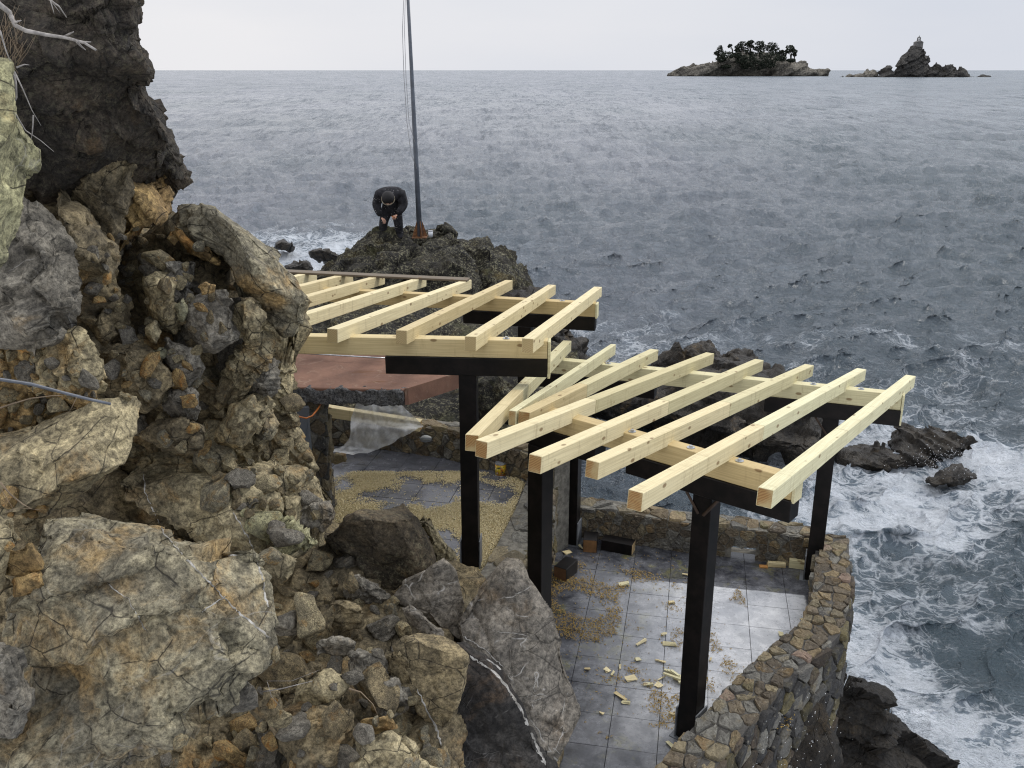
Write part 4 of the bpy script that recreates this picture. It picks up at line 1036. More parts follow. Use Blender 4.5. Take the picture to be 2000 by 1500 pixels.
for i, (dx, dy, a) in enumerate(((0, 0, -40), (8, 6, -42), (-4, 10, -35), (12, 14, -38), (18, 18, 10), (2, 4, -55))):
    p = atz(1316 + dx, 1318 + dy, .014); o = link('wood_splinter', boxmesh('wood_splinter', [.2, .22, .17, .12, .09, .1][i], .025, .014, 0, [W_PALE], False, jit=.004, seed=60 + i), None, (p.x, p.y, .028 + .013 * (i % 3)))
    o.rotation_euler = (0, random.uniform(-.06, .06), R_(a)); tag(o, ['short end of splinter crossing the top left of the little pile at the front post', 'longest splinter in the little pile left of the front post', 'splinter at the lower left edge of the pile by the front post', 'splinter in the middle right of the pile by the front post', 'short squared piece nearest the front post in the splinter pile', 'steepest short splinter at the upper left of the pile'][i], 'wood splinter', 'splinters piled beside the front post')
# ------------------------------------------------------------------ shavings
def mk_shav(name, a, b):
    t = NT(name); v = t.obj(rand=False, scale=(1, 1, 1)); col = t.mix(t.ramp(t.noise(v, 75, 3, .8), .38, .62), a, b); return t.fin(col, .7, None, .2)
SHAV = mk_shav('wood_shaving', (0.82, 0.73, 0.47), (0.42, 0.32, 0.14)); SHAV2 = mk_shav('damp_shaving', (0.38, 0.26, 0.08), (0.24, 0.16, 0.05))
def shavings(name, n, xr, yr, z, dens, mat, seed, label, s=(.008, .03)):
    r = np.random.RandomState(seed); X = r.uniform(*xr, n * 3); Y = r.uniform(*yr, n * 3); d = dens(X, Y); k = r.uniform(0, 1, n * 3) < d; X, Y, d = X[k][:n], Y[k][:n], d[k][:n]; n = len(X)
    L = r.uniform(s[0], s[1], n); w = r.uniform(.25, .5, n) * L * .8; a = r.uniform(0, 6.283, n); cu = r.uniform(.1, .5, n) * L; tl = r.uniform(-.5, .5, n)
    ca, sa = np.cos(a), np.sin(a); zb = z + r.uniform(.001, .018, n) * (.3 + d)
    V = np.zeros((n, 6, 3)); 
    for i, (u, c) in enumerate(((-.5, 0), (0, 1), (.5, .2))):
        for j, q in enumerate((-.5, .5)):
            x, y = u * L, q * w
            V[:, i * 2 + j, 0] = X + ca * x - sa * y; V[:, i * 2 + j, 1] = Y + sa * x + ca * y; V[:, i * 2 + j, 2] = zb + c * cu + q * w * tl
    b = (np.arange(n) * 6)[:, None]; Fc = np.concatenate([b + np.array([0, 2, 3, 1]), b + np.array([2, 4, 5, 3])])
    base = np.array([np.mean(X), np.mean(Y), z]); o = link(name, np_mesh(name, V.reshape(-1, 3) - base, Fc, [mat], smooth=False), None, base); tag(o, label, 'wood shavings', kind='stuff'); return o
def dU(X, Y):
    P = np.stack([X * 1.5, Y * 1.25, np.zeros_like(X)], 1); f = fbm(P, 4, 9)
    edge = np.clip((Y - 7.2) / .4, 0, 1); right = np.clip((np.interp(Y, [6.3, 7.75, 8.85, 9.9], [-.6, -.24, .02, .2]) - X) / .02, 0, 1)
    return np.clip((f + .25 + .25 * np.clip((X + 1.2), -1, .5)) * 2.6, 0.0, 1) ** 1.3 * right * edge * (Y < 9.95) + .012 * right
shavings('wood_shavings', 75000, (-2.1, .15), (7.2, 10.0), UF + .012, dU, SHAV, 1, 'thick drifts of pale curly wood shavings over the dark tiles of the upper terrace', s=(.006, .024))
def mound():
    nx, ny = 170, 200; gx, gy = np.meshgrid(np.linspace(-2.1, .2, nx), np.linspace(7.2, 9.98, ny)); d = dU(gx.ravel(), gy.ravel()); P = np.stack([gx.ravel(), gy.ravel(), np.zeros(nx * ny)], 1)
    z = UF + .008 + .007 * np.clip(d - .1, 0, 1) + .006 * fbm(P * 34, 2, 3) * (d > .3); V = np.stack([gx.ravel(), gy.ravel(), z], 1)
    k = (np.arange(ny - 1)[:, None] * nx + np.arange(nx - 1)).ravel(); Fc = np.stack([k, k + 1, k + nx + 1, k + nx], 1)
    keep = (d[Fc] > .7).all(1); Fc = Fc[keep]; base = np.array([-1, 8.6, UF]); o = link('wood_shavings', np_mesh('wood_shavings', V - base, Fc, [SHAV]), None, base)
    tag(o, 'matted bottom layer of pale wood shavings on the upper terrace', 'wood shavings', kind='stuff')
mound()
def dL(X, Y):
    P = np.stack([X * 2.2, Y * 2.2, np.zeros_like(X)], 1); f = fbm(P, 4, 19)
    r = np.hypot((X - .72) / .42, (Y - 8.25) / .55); ring = np.exp(-((r - .8) / .35) ** 2)
    return np.clip((f * 1.4 + ring * 1.0 - .35) * 2.4, 0, 1) * .9 + .02 * (X < 2.1) * (Y > 6.6)
shavings('wood_shavings', 15000, (.2, 2.4), (6.3, 9.5), .013, dL, SHAV2, 2, 'thin scatter of damp yellow brown wood shavings on the lower terrace', s=(.007, .024))
# ------------------------------------------------------------------ the cliff and the loose boulders
cliff = empty('cliff', (-4, 6, 2)); tag(cliff, kind='structure')
D0 = dict(rough=1, block=1, crack=1)
def part(poly, D, thick, mat, g=(0, 0), lvl=5, **k):
    dd = dict(strata=.5, bed=(-.5, .1, .85), sf=7); dd.update(k.get('disp') or {}); k['disp'] = dd
    return polyrock('rock', poly, D, thick, mat, cliff, g, lvl, **k)
# upper overhang: dark weathered conglomerate
part([(-260, -260), (225, -260), (255, -60), (258, 0), (262, 45), (252, 80), (275, 118), (283, 135), (276, 180), (297, 208), (310, 240), (325, 270), (300, 330), (270, 370),
      (215, 430), (150, 400), (60, 360), (20, 300), (-260, 300)], 6.3, 1.5, R_DARK, lvl=7, center=(120, 110), ncut=4, p=3.2, seed=3,
     disp=dict(rough=1.2, block=.8, crack=0.9, fine=1.6, strata=0.5, sf=7, bed=(.5, .1, .85), size=0.75, bs=1.4))
part([(215, 190), (300, 200), (322, 262), (345, 298), (363, 334), (350, 345), (361, 362), (352, 377), (326, 388), (290, 400), (255, 380), (225, 300)], 6.6, .7, R_DARK, lvl=6, seed=5,
     disp=dict(rough=1.4, strata=1.0, bed=(.9, .1, .6), sf=12, fine=2, size=.6))
part([(140, 350), (215, 290), (262, 215), (290, 262), (262, 330), (255, 385), (215, 460), (200, 480), (165, 470), (130, 400)], 5.95, .5, R_BROWN, lvl=6, seed=8, disp=dict(strata=.6, bed=(.8, 0, .7), sf=10, size=.5))
part([(245, 350), (320, 340), (334, 400), (333, 419), (300, 432), (262, 450), (236, 480), (205, 545), (180, 520), (200, 440)], 6.25, .5, R_OCHRE, lvl=6, seed=9, disp=dict(strata=1.1, bed=(.9, .1, .5), sf=16, size=.45, fine=1.6))
part([(-200, 300), (60, 330), (150, 400), (230, 500), (230, 640), (180, 760), (-200, 760)], 5.9, .7, R_BROWN, lvl=6, seed=12, disp=dict(size=.6, fine=1.5))
part([(118, 360), (160, 400), (224, 484), (222, 512), (197, 542), (150, 552), (130, 500), (110, 420)], 5.4, .4, R_BROWN, seed=13, g=(0, -.002), disp=dict(size=.4))
part([(42, 372), (85, 392), (125, 415), (136, 442), (130, 462), (143, 482), (140, 505), (148, 560), (150, 608), (138, 628), (118, 640), (118, 662), (70, 692), (30, 672), (-80, 640),
      (-80, 470), (5, 440)], 5.0, .5, R_GREY, lvl=6, seed=14, disp=dict(size=.42, crack=1.3, block=1.2, rough=.5, bs=1.4, strata=.2))
part([(-80, 640), (100, 660), (190, 730), (200, 800), (120, 870), (-80, 870)], 5.2, .5, R_OCHRE, lvl=6, seed=15, disp=dict(size=.35, block=1.4))
part([(70, 660), (110, 640), (160, 650), (190, 690), (200, 750), (190, 800), (130, 800), (80, 760)], 5.0, .3, R_TAN, lvl=6, seed=16, disp=dict(size=.3, block=1.3))
part([(200, 380), (300, 400), (345, 430), (440, 450), (540, 560), (520, 700), (300, 700), (180, 560)], 7.2, .5, R_BROWN, lvl=5, seed=11)
part([(-1300, -500), (60, -500), (130, 200), (230, 640), (300, 1000), (250, 1800), (-1300, 1800)], 8.2, 1.1, R_BROWN, lvl=6, seed=71, center=(-300, 600), p=3.5, disp=dict(size=1.2))
part([(60, 640), (300, 600), (480, 740), (540, 960), (420, 1150), (120, 1150), (40, 900)], 6.9, .5, R_BROWN, lvl=5, seed=73)
# middle face
part([(200, 500), (330, 430), (470, 520), (540, 620), (560, 760), (470, 900), (230, 920), (120, 800), (160, 640)], 6.85, .6, R_BROWN, lvl=6, seed=17, disp=dict(size=.6, fine=1.4))
part([(350, 600), (385, 577), (428, 580), (457, 605), (464, 645), (455, 672), (420, 692), (392, 690), (360, 665)], 5.95, .3, R_GREY, seed=18, ncut=4, p=2.3, disp=dict(size=.35, block=.6))
part([(188, 690), (265, 650), (300, 690), (330, 730), (334, 752), (312, 790), (290, 802), (230, 780), (196, 740)], 5.75, .35, R_BROWN, lvl=6, seed=19, disp=dict(size=.4))
part([(172, 640), (205, 588), (250, 578), (263, 640), (225, 662), (190, 692)], 5.9, .3, R_BROWN, seed=20, cuts=[((.9, .2, .5), .6)], disp=dict(size=.35))
part([(456, 600), (480, 588), (505, 590), (518, 625), (505, 652), (480, 667), (462, 645)], 6.05, .25, R_TAN, seed=21, disp=dict(size=.25, block=1.3))
part([(280, 545), (330, 520), (345, 560), (340, 600), (355, 640), (320, 650), (285, 610)], 6.0, .25, R_TAN, seed=22, disp=dict(size=.25))
part([(270, 495), (330, 510), (375, 520), (378, 560), (355, 580), (330, 560), (290, 540)], 6.05, .2, R_GREY, seed=23, disp=dict(size=.25, block=1.4))
part([(325, 660), (385, 690), (400, 720), (380, 760), (340, 745), (318, 700)], 5.85, .25, R_GREY, seed=24, disp=dict(size=.25))
part([(330, 755), (375, 760), (395, 800), (380, 825), (335, 820), (320, 790)], 5.75, .25, R_GREY, seed=25, p=2.2, disp=dict(size=.25))
part([(300, 830), (360, 815), (415, 850), (395, 885), (320, 880), (270, 850)], 5.7, .25, R_BROWN, seed=26, disp=dict(size=.25))
part([(495, 560), (575, 600), (592, 640), (562, 690), (570, 760), (562, 795), (588, 850), (604, 895), (615, 960), (655, 1000), (640, 1030), (540, 1010), (450, 950), (400, 870), (430, 760), (470, 690)],
     7.1, .8, R_TAN, lvl=7, seed=27, center=(520, 800), p=2.6, disp=dict(size=.5, strata=1.2, bed=(.75, .1, .85), sf=9, crack=1.3, block=1.2))
part([(430, 730), (462, 690), (515, 640), (548, 640), (560, 660), (500, 740), (470, 790), (445, 800), (425, 790)], 6.2, .3, R_TAN, lvl=6, seed=28, disp=dict(size=.35, strata=1.4, bed=(.6, .1, 1), sf=14))
part([(475, 715), (535, 700), (545, 730), (540, 765), (500, 790), (470, 770)], 6.25, .25, R_GREY, lvl=5, seed=29, disp=dict(size=.2, strata=2, bed=(.3, .1, 1), sf=24))
part([(405, 850), (455, 790), (520, 760), (535, 790), (490, 850), (470, 880), (430, 870)], 6.15, .3, R_TAN, lvl=6, seed=30, ncut=4, p=2.2, disp=dict(size=.35, block=.5, crack=.5))
part([(375, 900), (385, 865), (440, 870), (470, 890), (450, 930), (400, 940)], 6.1, .25, R_OLIVE, seed=31, disp=dict(size=.3, block=.6))
part([(490, 830), (530, 800), (545, 830), (525, 860), (500, 870)], 6.3, .2, R_OLIVE, seed=32, disp=dict(size=.25))
part([(205, 930), (270, 880), (375, 880), (440, 910), (530, 905), (605, 925), (640, 980), (640, 1040), (560, 1100), (420, 1060), (300, 1000)], 6.0, .4, R_TAN, lvl=6, seed=33, g=(.001, -.003), disp=dict(size=.3, block=1.5, fine=1.6))
# lower slope: the bed of rubble under the loose stones
part([(420, 1000), (640, 1010), (760, 1120), (880, 1230), (900, 1380), (880, 1640), (380, 1640), (300, 1450)], 5.62, .5, R_BROWN, lvl=7, g=(.0004, -.0046), center=(620, 1320), seed=34, p=3.5, ncut=0,
     disp=dict(size=.4, block=1.6, crack=1.2, fine=1.4))
part([(-200, 850), (120, 860), (300, 950), (420, 1060), (500, 1300), (440, 1640), (-200, 1640)], 5.3, .5, R_BROWN, lvl=6, g=(.0004, -.0035), seed=35, disp=dict(size=.5, block=1.3))
part([(560, 1000), (680, 1020), (900, 1100), (1080, 1230), (1100, 1480), (1060, 1640), (700, 1640), (600, 1300)], 6.5, .5, R_BROWN, lvl=5, g=(0, -.004), seed=36, disp=dict(size=.5))

BP = []
B = []   # loose boulders, one by one
def boulder(poly, D, thick, mat, label, g=(0, 0), lvl=5, name='boulder', **k):
    o = polyrock(name, poly, D, thick, mat, None, g, lvl, label=label, cat='boulder', **k); B.append(o); BP.append(poly); return o
boulder([(-140, 80), (2, 128), (12, 205), (76, 296), (70, 325), (40, 395), (26, 450), (2, 505), (-140, 560)], 3.9, .35, R_PALE, 'smooth pale green rock slab at the left edge below the dead branches', seed=40, lvl=6,
        ncut=5, disp=dict(size=.5, block=.7, crack=.7, fine=.5))
slab_dark = boulder([(329, 438), (399, 402), (424, 399), (447, 417), (490, 445), (525, 487), (560, 530), (597, 562), (612, 589), (585, 613), (582, 633), (560, 643), (522, 617), (507, 592), (470, 575),
         (458, 530), (437, 510), (416, 480), (367, 463)], 6.35, .4, R_OLIVE, 'large pale olive slab leaning over the near end of the upper pergola rafters', seed=41, lvl=7, center=(480, 510), ncut=3,
        cuts=[((.7, .45, .6), .74)], p=3.4, disp=dict(size=.7, block=.5, crack=.6, strata=.5, bed=(.75, .1, .8), sf=7, fine=.6))
boulder([(322, 438), (345, 438), (382, 475), (437, 506), (432, 522), (405, 514), (368, 492), (335, 458)], 6.2, .12, R_OCHRE, 'thin rusty ochre flake of rock lying against the foot of the leaning olive slab', seed=42, ncut=6,
        disp=dict(size=.25, strata=1))
boulder([(-80, 862), (0, 855), (80, 822), (168, 799), (252, 775), (282, 784), (270, 802), (274, 823), (262, 868), (238, 908), (208, 930), (140, 975), (0, 1005), (-80, 1010)], 4.7, .35, R_TAN,
        'broad grey brown tilted boulder directly above the biggest boulder, under the wire', seed=43, lvl=6, ncut=4, cuts=[((-.2, .75, .65), .7)], g=(0, -.002), disp=dict(size=.55, block=.5, crack=.8, strata=.5, bed=(-.35, .1, 1), sf=8))
big = boulder([(84, 1012), (88, 996), (136, 986), (172, 968), (204, 942), (236, 916), (280, 906), (344, 910), (384, 944), (452, 988), (500, 1036), (524, 1092), (534, 1140), (531, 1196), (534, 1262),
         (520, 1306), (476, 1326), (452, 1372), (428, 1394), (384, 1400), (360, 1426), (304, 1462), (260, 1494), (200, 1530), (50, 1560), (10, 1460), (30, 1330), (45, 1250), (30, 1180), (70, 1120)],
        3.95, .42, R_OLIVE, 'biggest boulder, smooth and olive with white veins, filling the lower left corner', seed=44, lvl=7, g=(0, -.0012), p=2.7, ncut=3,
        cuts=[((.2, .8, .6), .78), ((.85, .1, .5), .8), ((-.1, -.1, 1), .86)], disp=dict(size=1.0, block=.75, crack=1.0, strata=.75, bed=(-.36, .1, .95), sf=5, fine=.6, bs=1.1))
boulder([(12, 1078), (58, 1060), (88, 1085), (86, 1110), (60, 1127), (14, 1122)], 3.75, .08, R_OCHRE, 'upper of two rounded orange stones wedged at the left of the biggest boulder', seed=45, lvl=4, disp=dict(size=.2, block=.4))
boulder([(20, 1132), (85, 1110), (93, 1140), (76, 1160), (26, 1164)], 3.7, .08, R_OCHRE, 'lower of two rounded orange stones wedged at the left of the biggest boulder', seed=46, lvl=4, disp=dict(size=.2, block=.4))
boulder([(-80, 1255), (12, 1258), (34, 1275), (62, 1330), (70, 1356), (52, 1402), (48, 1432), (18, 1442), (-80, 1430)], 3.4, .18, R_GREY, 'blue grey angular rock at the left edge beside the foot of the biggest boulder', seed=47, lvl=6, disp=dict(size=.3, block=.8))
boulder([(-80, 950), (0, 965), (20, 1020), (12, 1080), (22, 1150), (-10, 1190), (-80, 1190)], 3.7, .2, R_TAN, 'pale tan crumbling rock at the left edge beside the orange stones', seed=48, lvl=5, disp=dict(size=.25))
boulder([(622, 1054), (674, 1012), (716, 994), (766, 979), (790, 982), (820, 1012), (842, 1045), (855, 1072), (856, 1092), (834, 1110), (800, 1135), (764, 1165), (706, 1124), (690, 1088)],
        6.4, .4, R_DARKB, 'dark blocky boulder with a pale top edge, in front of the shavings covered terrace', seed=49, lvl=6, ncut=1, cuts=[((.1, .95, .3), .7), ((.95, .3, .25), .74), ((-.1, -.2, 1), .7)], p=3.2,
        disp=dict(size=.5, block=.4, crack=.6, fine=1.0))
boulder([(812, 1010), (832, 1018), (852, 1042), (886, 1086), (872, 1094), (850, 1090), (842, 1060)], 6.7, .2, R_TAN, 'split tan slice of rock standing behind the dark blocky boulder', seed=50, disp=dict(size=.3, strata=1.5, bed=(1, .1, .5), sf=14))
boulder([(766, 1168), (798, 1132), (866, 1091), (888, 1116), (903, 1166), (910, 1180), (900, 1250), (868, 1240), (820, 1210)], 6.0, .25, R_SLAB, 'smaller jagged grey slab left of the foot of the black post', seed=51, lvl=6,
        ncut=0, p=3.4, cuts=[((.5, .1, .85), .65), ((-.4, .2, .9), .72)], disp=dict(size=.5, block=.3, crack=.8, fine=.3))
slab = boulder([(890, 1215), (910, 1178), (935, 1155), (994, 1110), (1010, 1112), (1050, 1156), (1074, 1196), (1098, 1258), (1108, 1315), (1127, 1388), (1108, 1414), (1086, 1465), (1060, 1560), (985, 1560), (930, 1400)],
        5.75, .35, R_SLAB, 'tall pointed smooth grey slab leaning between the posts beside the wet terrace', seed=52, lvl=7, ncut=0, cuts=[((.45, .1, .9), .7), ((-.35, .15, .95), .74)], g=(.0006, -.0012), p=3.4,
        disp=dict(size=.9, block=.3, crack=.8, fine=.3))
face = boulder([(884, 1262), (905, 1255), (945, 1285), (985, 1330), (1020, 1380), (1045, 1430), (1075, 1500), (1090, 1600), (860, 1600), (868, 1440)], 5.25, .3, R_DARKSLAB,
        'smooth black rock face below the white quartz vein at the bottom of the slope', seed=53, lvl=6, ncut=1, cuts=[((0, 0, 1), .7)], p=3.4, g=(.0004, -.0008), disp=dict(size=.5, block=.6, crack=1.0, fine=1.2, strata=.6, sf=6, bed=(.8, .1, .5)))
boulder([(770, 1262), (795, 1240), (818, 1231), (862, 1250), (909, 1284), (902, 1350), (880, 1412), (868, 1494), (850, 1480), (815, 1385), (795, 1322)], 5.0, .22, R_BROWN,
        'flat brown block with an ochre upper edge beside the white quartz vein', seed=54, lvl=6, ncut=1, cuts=[((0, .05, 1), .6), ((.3, .9, .3), .8)], p=3.4, disp=dict(size=.5, block=.25, crack=.6))
boulder([(784, 1186), (800, 1180), (872, 1240), (885, 1262), (862, 1252), (818, 1232), (792, 1215)], 5.5, .12, R_SLAB, 'long narrow grey slab lying between the jagged slab and the brown block', seed=55, disp=dict(size=.4, block=.3))
boulder([(523, 1380), (600, 1372), (684, 1398), (705, 1455), (680, 1484), (590, 1500), (530, 1470)], 4.45, .2, R_BROWN, 'dark brown broad boulder low in the rubble near the bottom edge', seed=56, lvl=6, g=(0, -.002), disp=dict(size=.35))
boulder([(580, 1345), (600, 1322), (650, 1308), (688, 1335), (675, 1362), (620, 1395), (566, 1402)], 4.65, .16, R_TAN, 'tan pointed rock with a pale crest above the broad dark brown boulder', seed=57, lvl=5, disp=dict(size=.3))
boulder([(684, 1290), (700, 1276), (745, 1282), (758, 1312), (745, 1332), (712, 1352), (690, 1340)], 4.95, .14, R_GREY, 'squarish blue grey block in the middle of the rubble slope', seed=58, lvl=5, disp=dict(size=.3, block=.8))
boulder([(757, 1282), (778, 1266), (800, 1290), (806, 1325), (780, 1338), (757, 1312)], 4.95, .14, R_BROWN, 'small dark brown block between the blue grey block and the flat brown block', seed=59, lvl=5, disp=dict(size=.3))
boulder([(738, 1338), (760, 1318), (800, 1342), (796, 1378), (770, 1398), (738, 1392)], 4.8, .14, R_GREY, 'cracked grey block just below the small dark brown block', seed=60, lvl=5, disp=dict(size=.22, block=1.4, crack=1.6))
boulder([(530, 1052), (562, 1018), (588, 1030), (622, 1062), (604, 1082), (580, 1074), (553, 1094), (538, 1080)], 5.6, .14, R_PALE, 'pale splintered rock with long parallel ridges above the rubble slope', seed=61, lvl=5,
        disp=dict(size=.2, strata=3, bed=(.55, .1, -.85), sf=22, block=.5))
boulder([(516, 1092), (545, 1080), (580, 1090), (576, 1118), (550, 1140), (524, 1122)], 5.3, .14, R_TAN, 'tan squarish rock beside the right shoulder of the biggest boulder', seed=62, lvl=5, disp=dict(size=.25))
boulder([(565, 1000), (600, 985), (640, 980), (652, 1010), (630, 1038), (590, 1040), (570, 1022)], 6.0, .16, R_GREY, 'grey rounded rock below the foot of the grey steel post', seed=63, lvl=5, disp=dict(size=.25))
boulder([(700, 1404), (740, 1400), (786, 1408), (782, 1424), (736, 1428), (702, 1420)], 4.35, .06, R_OCHRE, 'thin flat orange brown stone lying on the rubble near the bottom edge', seed=64, lvl=4, disp=dict(size=.15, strata=1))
boulder([(700, 1450), (760, 1436), (820, 1462), (862, 1510), (860, 1600), (690, 1600)], 4.25, .2, R_TAN, 'pale crumbling boulder at the bottom edge left of the black rock face', seed=65, lvl=6, disp=dict(size=.25, block=1.3, fine=1.4))
boulder([(452, 1340), (478, 1322), (500, 1345), (505, 1380), (480, 1392), (455, 1388)], 3.95, .1, R_GREY, 'pointed blue grey stone tucked under the right side of the biggest boulder', seed=66, lvl=5, disp=dict(size=.2))
boulder([(505, 1345), (540, 1330), (552, 1370), (540, 1405), (505, 1405), (490, 1385)], 4.3, .1, R_BROWN, 'rounded brown rock beside the pointed blue grey stone', seed=67, lvl=5, disp=dict(size=.2))
boulder([(665, 1140), (700, 1122), (735, 1140), (762, 1165), (745, 1180), (700, 1178), (672, 1165)], 5.9, .14, R_GREY, 'grey brown layered rock at the foot of the dark blocky boulder', seed=68, lvl=5, disp=dict(size=.2, strata=1.2, sf=18, bed=(.4, .1, 1)))
boulder([(620, 1180), (665, 1170), (715, 1195), (700, 1225), (650, 1225), (618, 1210)], 5.5, .12, R_BROWN, 'brown ridged rock in the upper middle of the rubble slope', seed=69, lvl=5, disp=dict(size=.2, strata=1.2, sf=18, bed=(.2, .1, 1)))
boulder([(528, 1205), (575, 1195), (600, 1210), (590, 1235), (545, 1245), (530, 1235)], 5.1, .1, R_GREY, 'flat pale grey stone touching the right edge of the biggest boulder', seed=70, lvl=5, disp=dict(size=.2, block=.6))
boulder([(620, 1255), (660, 1245), (700, 1250), (690, 1275), (650, 1285), (618, 1278)], 5.0, .1, R_GREY, 'wide grey stone with a sharp crest above the blue grey block', seed=71, lvl=5, disp=dict(size=.2))
# pale stones caught on the ledge in the cliff
for poly, lab, m in (([(340, 598), (360, 582), (371, 610), (352, 632)], 'upright yellowish flake caught among the cliff rocks', R_PALE), ([(294, 690), (312, 678), (331, 684), (322, 700), (300, 702)], 'flat cream coloured stone resting on the cliff ledge', R_PALE),
                     ([(283, 640), (305, 628), (316, 655), (300, 675), (286, 660)], 'small grey stone with a pale face on the cliff ledge', R_TAN),
                     ([(388, 560), (402, 552), (420, 558), (418, 572), (394, 576)], 'bright orange stone in the pocket beside the leaning olive slab', R_OCHRE),
                     ([(418, 566), (438, 566), (456, 590), (446, 600), (424, 588)], 'grey stone with a white stripe in the pocket beside the leaning olive slab', R_GREY)):
    boulder(poly, 5.75, .06, m, lab, seed=len(lab), lvl=4, name='stone', disp=dict(size=.12))

# ---- white quartz veins lying in the rock (real raised strips)
bv = {}
def bvh_of(Vs, Fs): return BVHTree.FromPolygons([tuple(v) for v in Vs], [tuple(f) for f in Fs])
ALLV = np.concatenate([v for v, f in BACK]); off = np.cumsum([0] + [len(v) for v, f in BACK])[:-1]
ALLF = np.concatenate([f + o_ for (v, f), o_ in zip(BACK, off)])
TREE = BVHTree.FromPolygons(ALLV.tolist(), ALLF.tolist())
def hit(x, y, tree=None):
    q = Vector(ray(x, y)).normalized(); r = (tree or TREE).ray_cast(Vector((0, 0, EYE)), q); return r[0], r[1]
QUARTZ = mk_plain('quartz', (0.33, 0.31, 0.27), 0.65, 0.35, 14, 0.008, col2=(0.58, 0.56, 0.52))
def vein(parent, pts, w0, w1, name='quartz_vein', seed=0):
    R = random.Random(seed); P = []
    for (x0, y0), (x1, y1) in zip(pts, pts[1:]):
        n = max(2, int(math.dist((x0, y0), (x1, y1)) / 5))
        for k in range(n): P.append((x0 + (x1 - x0) * k / n + R.uniform(-1.6, 1.6), y0 + (y1 - y0) * k / n + R.uniform(-1.6, 1.6)))
    def flush(V, Fc):
        if len(Fc) > 3:
            V = np.array(V); base = V.mean(0); link(name, np_mesh(name, V - base, Fc, [QUARTZ]), parent, base)
    V, Fc, prev = [], [], None
    for i, (x, y) in enumerate(P):
        x2, y2 = P[min(i + 1, len(P) - 1)]; x1, y1 = P[max(i - 1, 0)]; dx, dy = x2 - x1, y2 - y1; L = math.hypot(dx, dy) + 1e-6
        w = (w0 + (w1 - w0) * i / len(P)) * (.85 + .4 * math.sin(i * .9 + seed) * math.sin(i * .31)) * (0.15 if i in (0, len(P) - 1) else 1) / 2
        row = []
        for s in (-1, 0, 1):
            h_, n_ = hit(x - dy / L * w * s, y + dx / L * w * s)
            if h_ is None: break
            row.append(h_ + n_ * (0.004 if s == 0 else -.001) * (1 + (s == 0)))
        if len(row) < 3 or (row[0] - row[2]).length > .2 or (prev and (row[1] - prev[1]).length > .2): flush(V, Fc); V, Fc, prev = [], [], None; continue
        b = len(V); V += [tuple(r) for r in row]
        if prev is not None: Fc += [(b - 3, b - 2, b + 1, b), (b - 2, b - 1, b + 2, b + 1)]
        prev = row
    flush(V, Fc)
vein(face, [(893, 1260), (930, 1290), (962, 1310), (985, 1335), (1018, 1385), (1040, 1440), (1068, 1500)], 4, 8, seed=1)
vein(slab, [(948, 1286), (985, 1312), (1006, 1336)], 1.5, 4, seed=2)
vein(slab, [(900, 1240), (948, 1270), (985, 1305)], 3, 2, seed=3)
vein(big, [(280, 925), (285, 965), (300, 1000), (322, 1045), (372, 1100), (420, 1150), (470, 1200), (532, 1250)], 2.6, 3.2, seed=4)
vein(big, [(455, 1000), (490, 1060), (510, 1120), (524, 1190)], 2.5, 4, seed=5)
vein(big, [(440, 1085), (480, 1082), (518, 1080)], 2, 3.5, seed=6)
vein(big, [(210, 1140), (250, 1170), (290, 1240)], 1.6, 1.6, seed=7)
vein(big, [(395, 1195), (448, 1160)], 2.5, 2, seed=8)
vein(B[18] if len(B) > 18 else big, [(815, 1345), (832, 1385), (852, 1420), (862, 1460)], 3, 6, seed=9)

# ---- loose rubble resting on the slope
scree = empty('rubble_slope', (-1.2, 5.2, 1.2)); tag(scree, kind='structure')
def scatter(parent, region, n, s0, s1, seed, mats=R_MIX, avoid=(), embed=.15, lvl=3, flat=None):
    R = random.Random(seed); xs = [p[0] for p in region]; ys = [p[1] for p in region]; c = 0; tries = 0; pts = []
    while c < n and tries < n * 30:
        tries += 1; x, y = R.uniform(min(xs), max(xs)), R.uniform(min(ys), max(ys))
        if not in_poly(x, y, region) or any(in_poly(x, y, a) for a in avoid): continue
        s = s0 + (s1 - s0) * R.random() ** 1.7
        if any(math.dist((x, y), (a, b)) < .40 * (s + t) for a, b, t in pts): continue
        if any(in_poly(x, y, a) for a in BP) and R.random() < .93: continue
        h_, n_ = hit(x, y)
        if h_ is None: continue
        pts.append((x, y, s)); c += 1
        m = s * (h_ - Vector((0, 0, EYE))).length / F
        stone(parent, h_ + n_ * m * embed, m * .72, R.choice(mats), R, lvl=lvl if s < 45 else 4, flat=flat)
slope = [(420, 940), (640, 1040), (700, 1110), (770, 1170), (830, 1215), (790, 1260), (800, 1350), (860, 1500), (430, 1500), (520, 1330), (540, 1250), (530, 1120)]
scatter(scree, slope, 190, 22, 95, 1)
scatter(scree, [(350, 1440), (520, 1340), (700, 1480), (860, 1500), (300, 1500)], 30, 18, 60, 2)
scatter(scree, [(400, 905), (560, 900), (640, 990), (640, 1050), (530, 1060), (440, 980)], 34, 24, 72, 3, [R_TAN, R_GREY, R_TAN, R_PALE, R_BROWN])
ledge = empty('cliff_ledge_rubble', (-3.2, 6, 3)); tag(ledge, kind='structure')
scatter(ledge, [(262, 430), (330, 432), (440, 525), (470, 575), (470, 720), (400, 880), (260, 880), (215, 700), (240, 560)], 95, 22, 74, 4, [R_TAN, R_BROWN, R_OCHRE, R_GREY, R_TAN, R_OLIVE], embed=.05)
scatter(ledge, [(0, 690), (150, 690), (200, 780), (60, 830), (0, 850)], 55, 16, 50, 5, [R_TAN, R_OCHRE, R_OCHRE, R_GREY, R_TAN])
scatter(ledge, [(160, 470), (260, 450), (250, 580), (170, 640)], 22, 14, 45, 6, [R_BROWN, R_OCHRE, R_GREY])
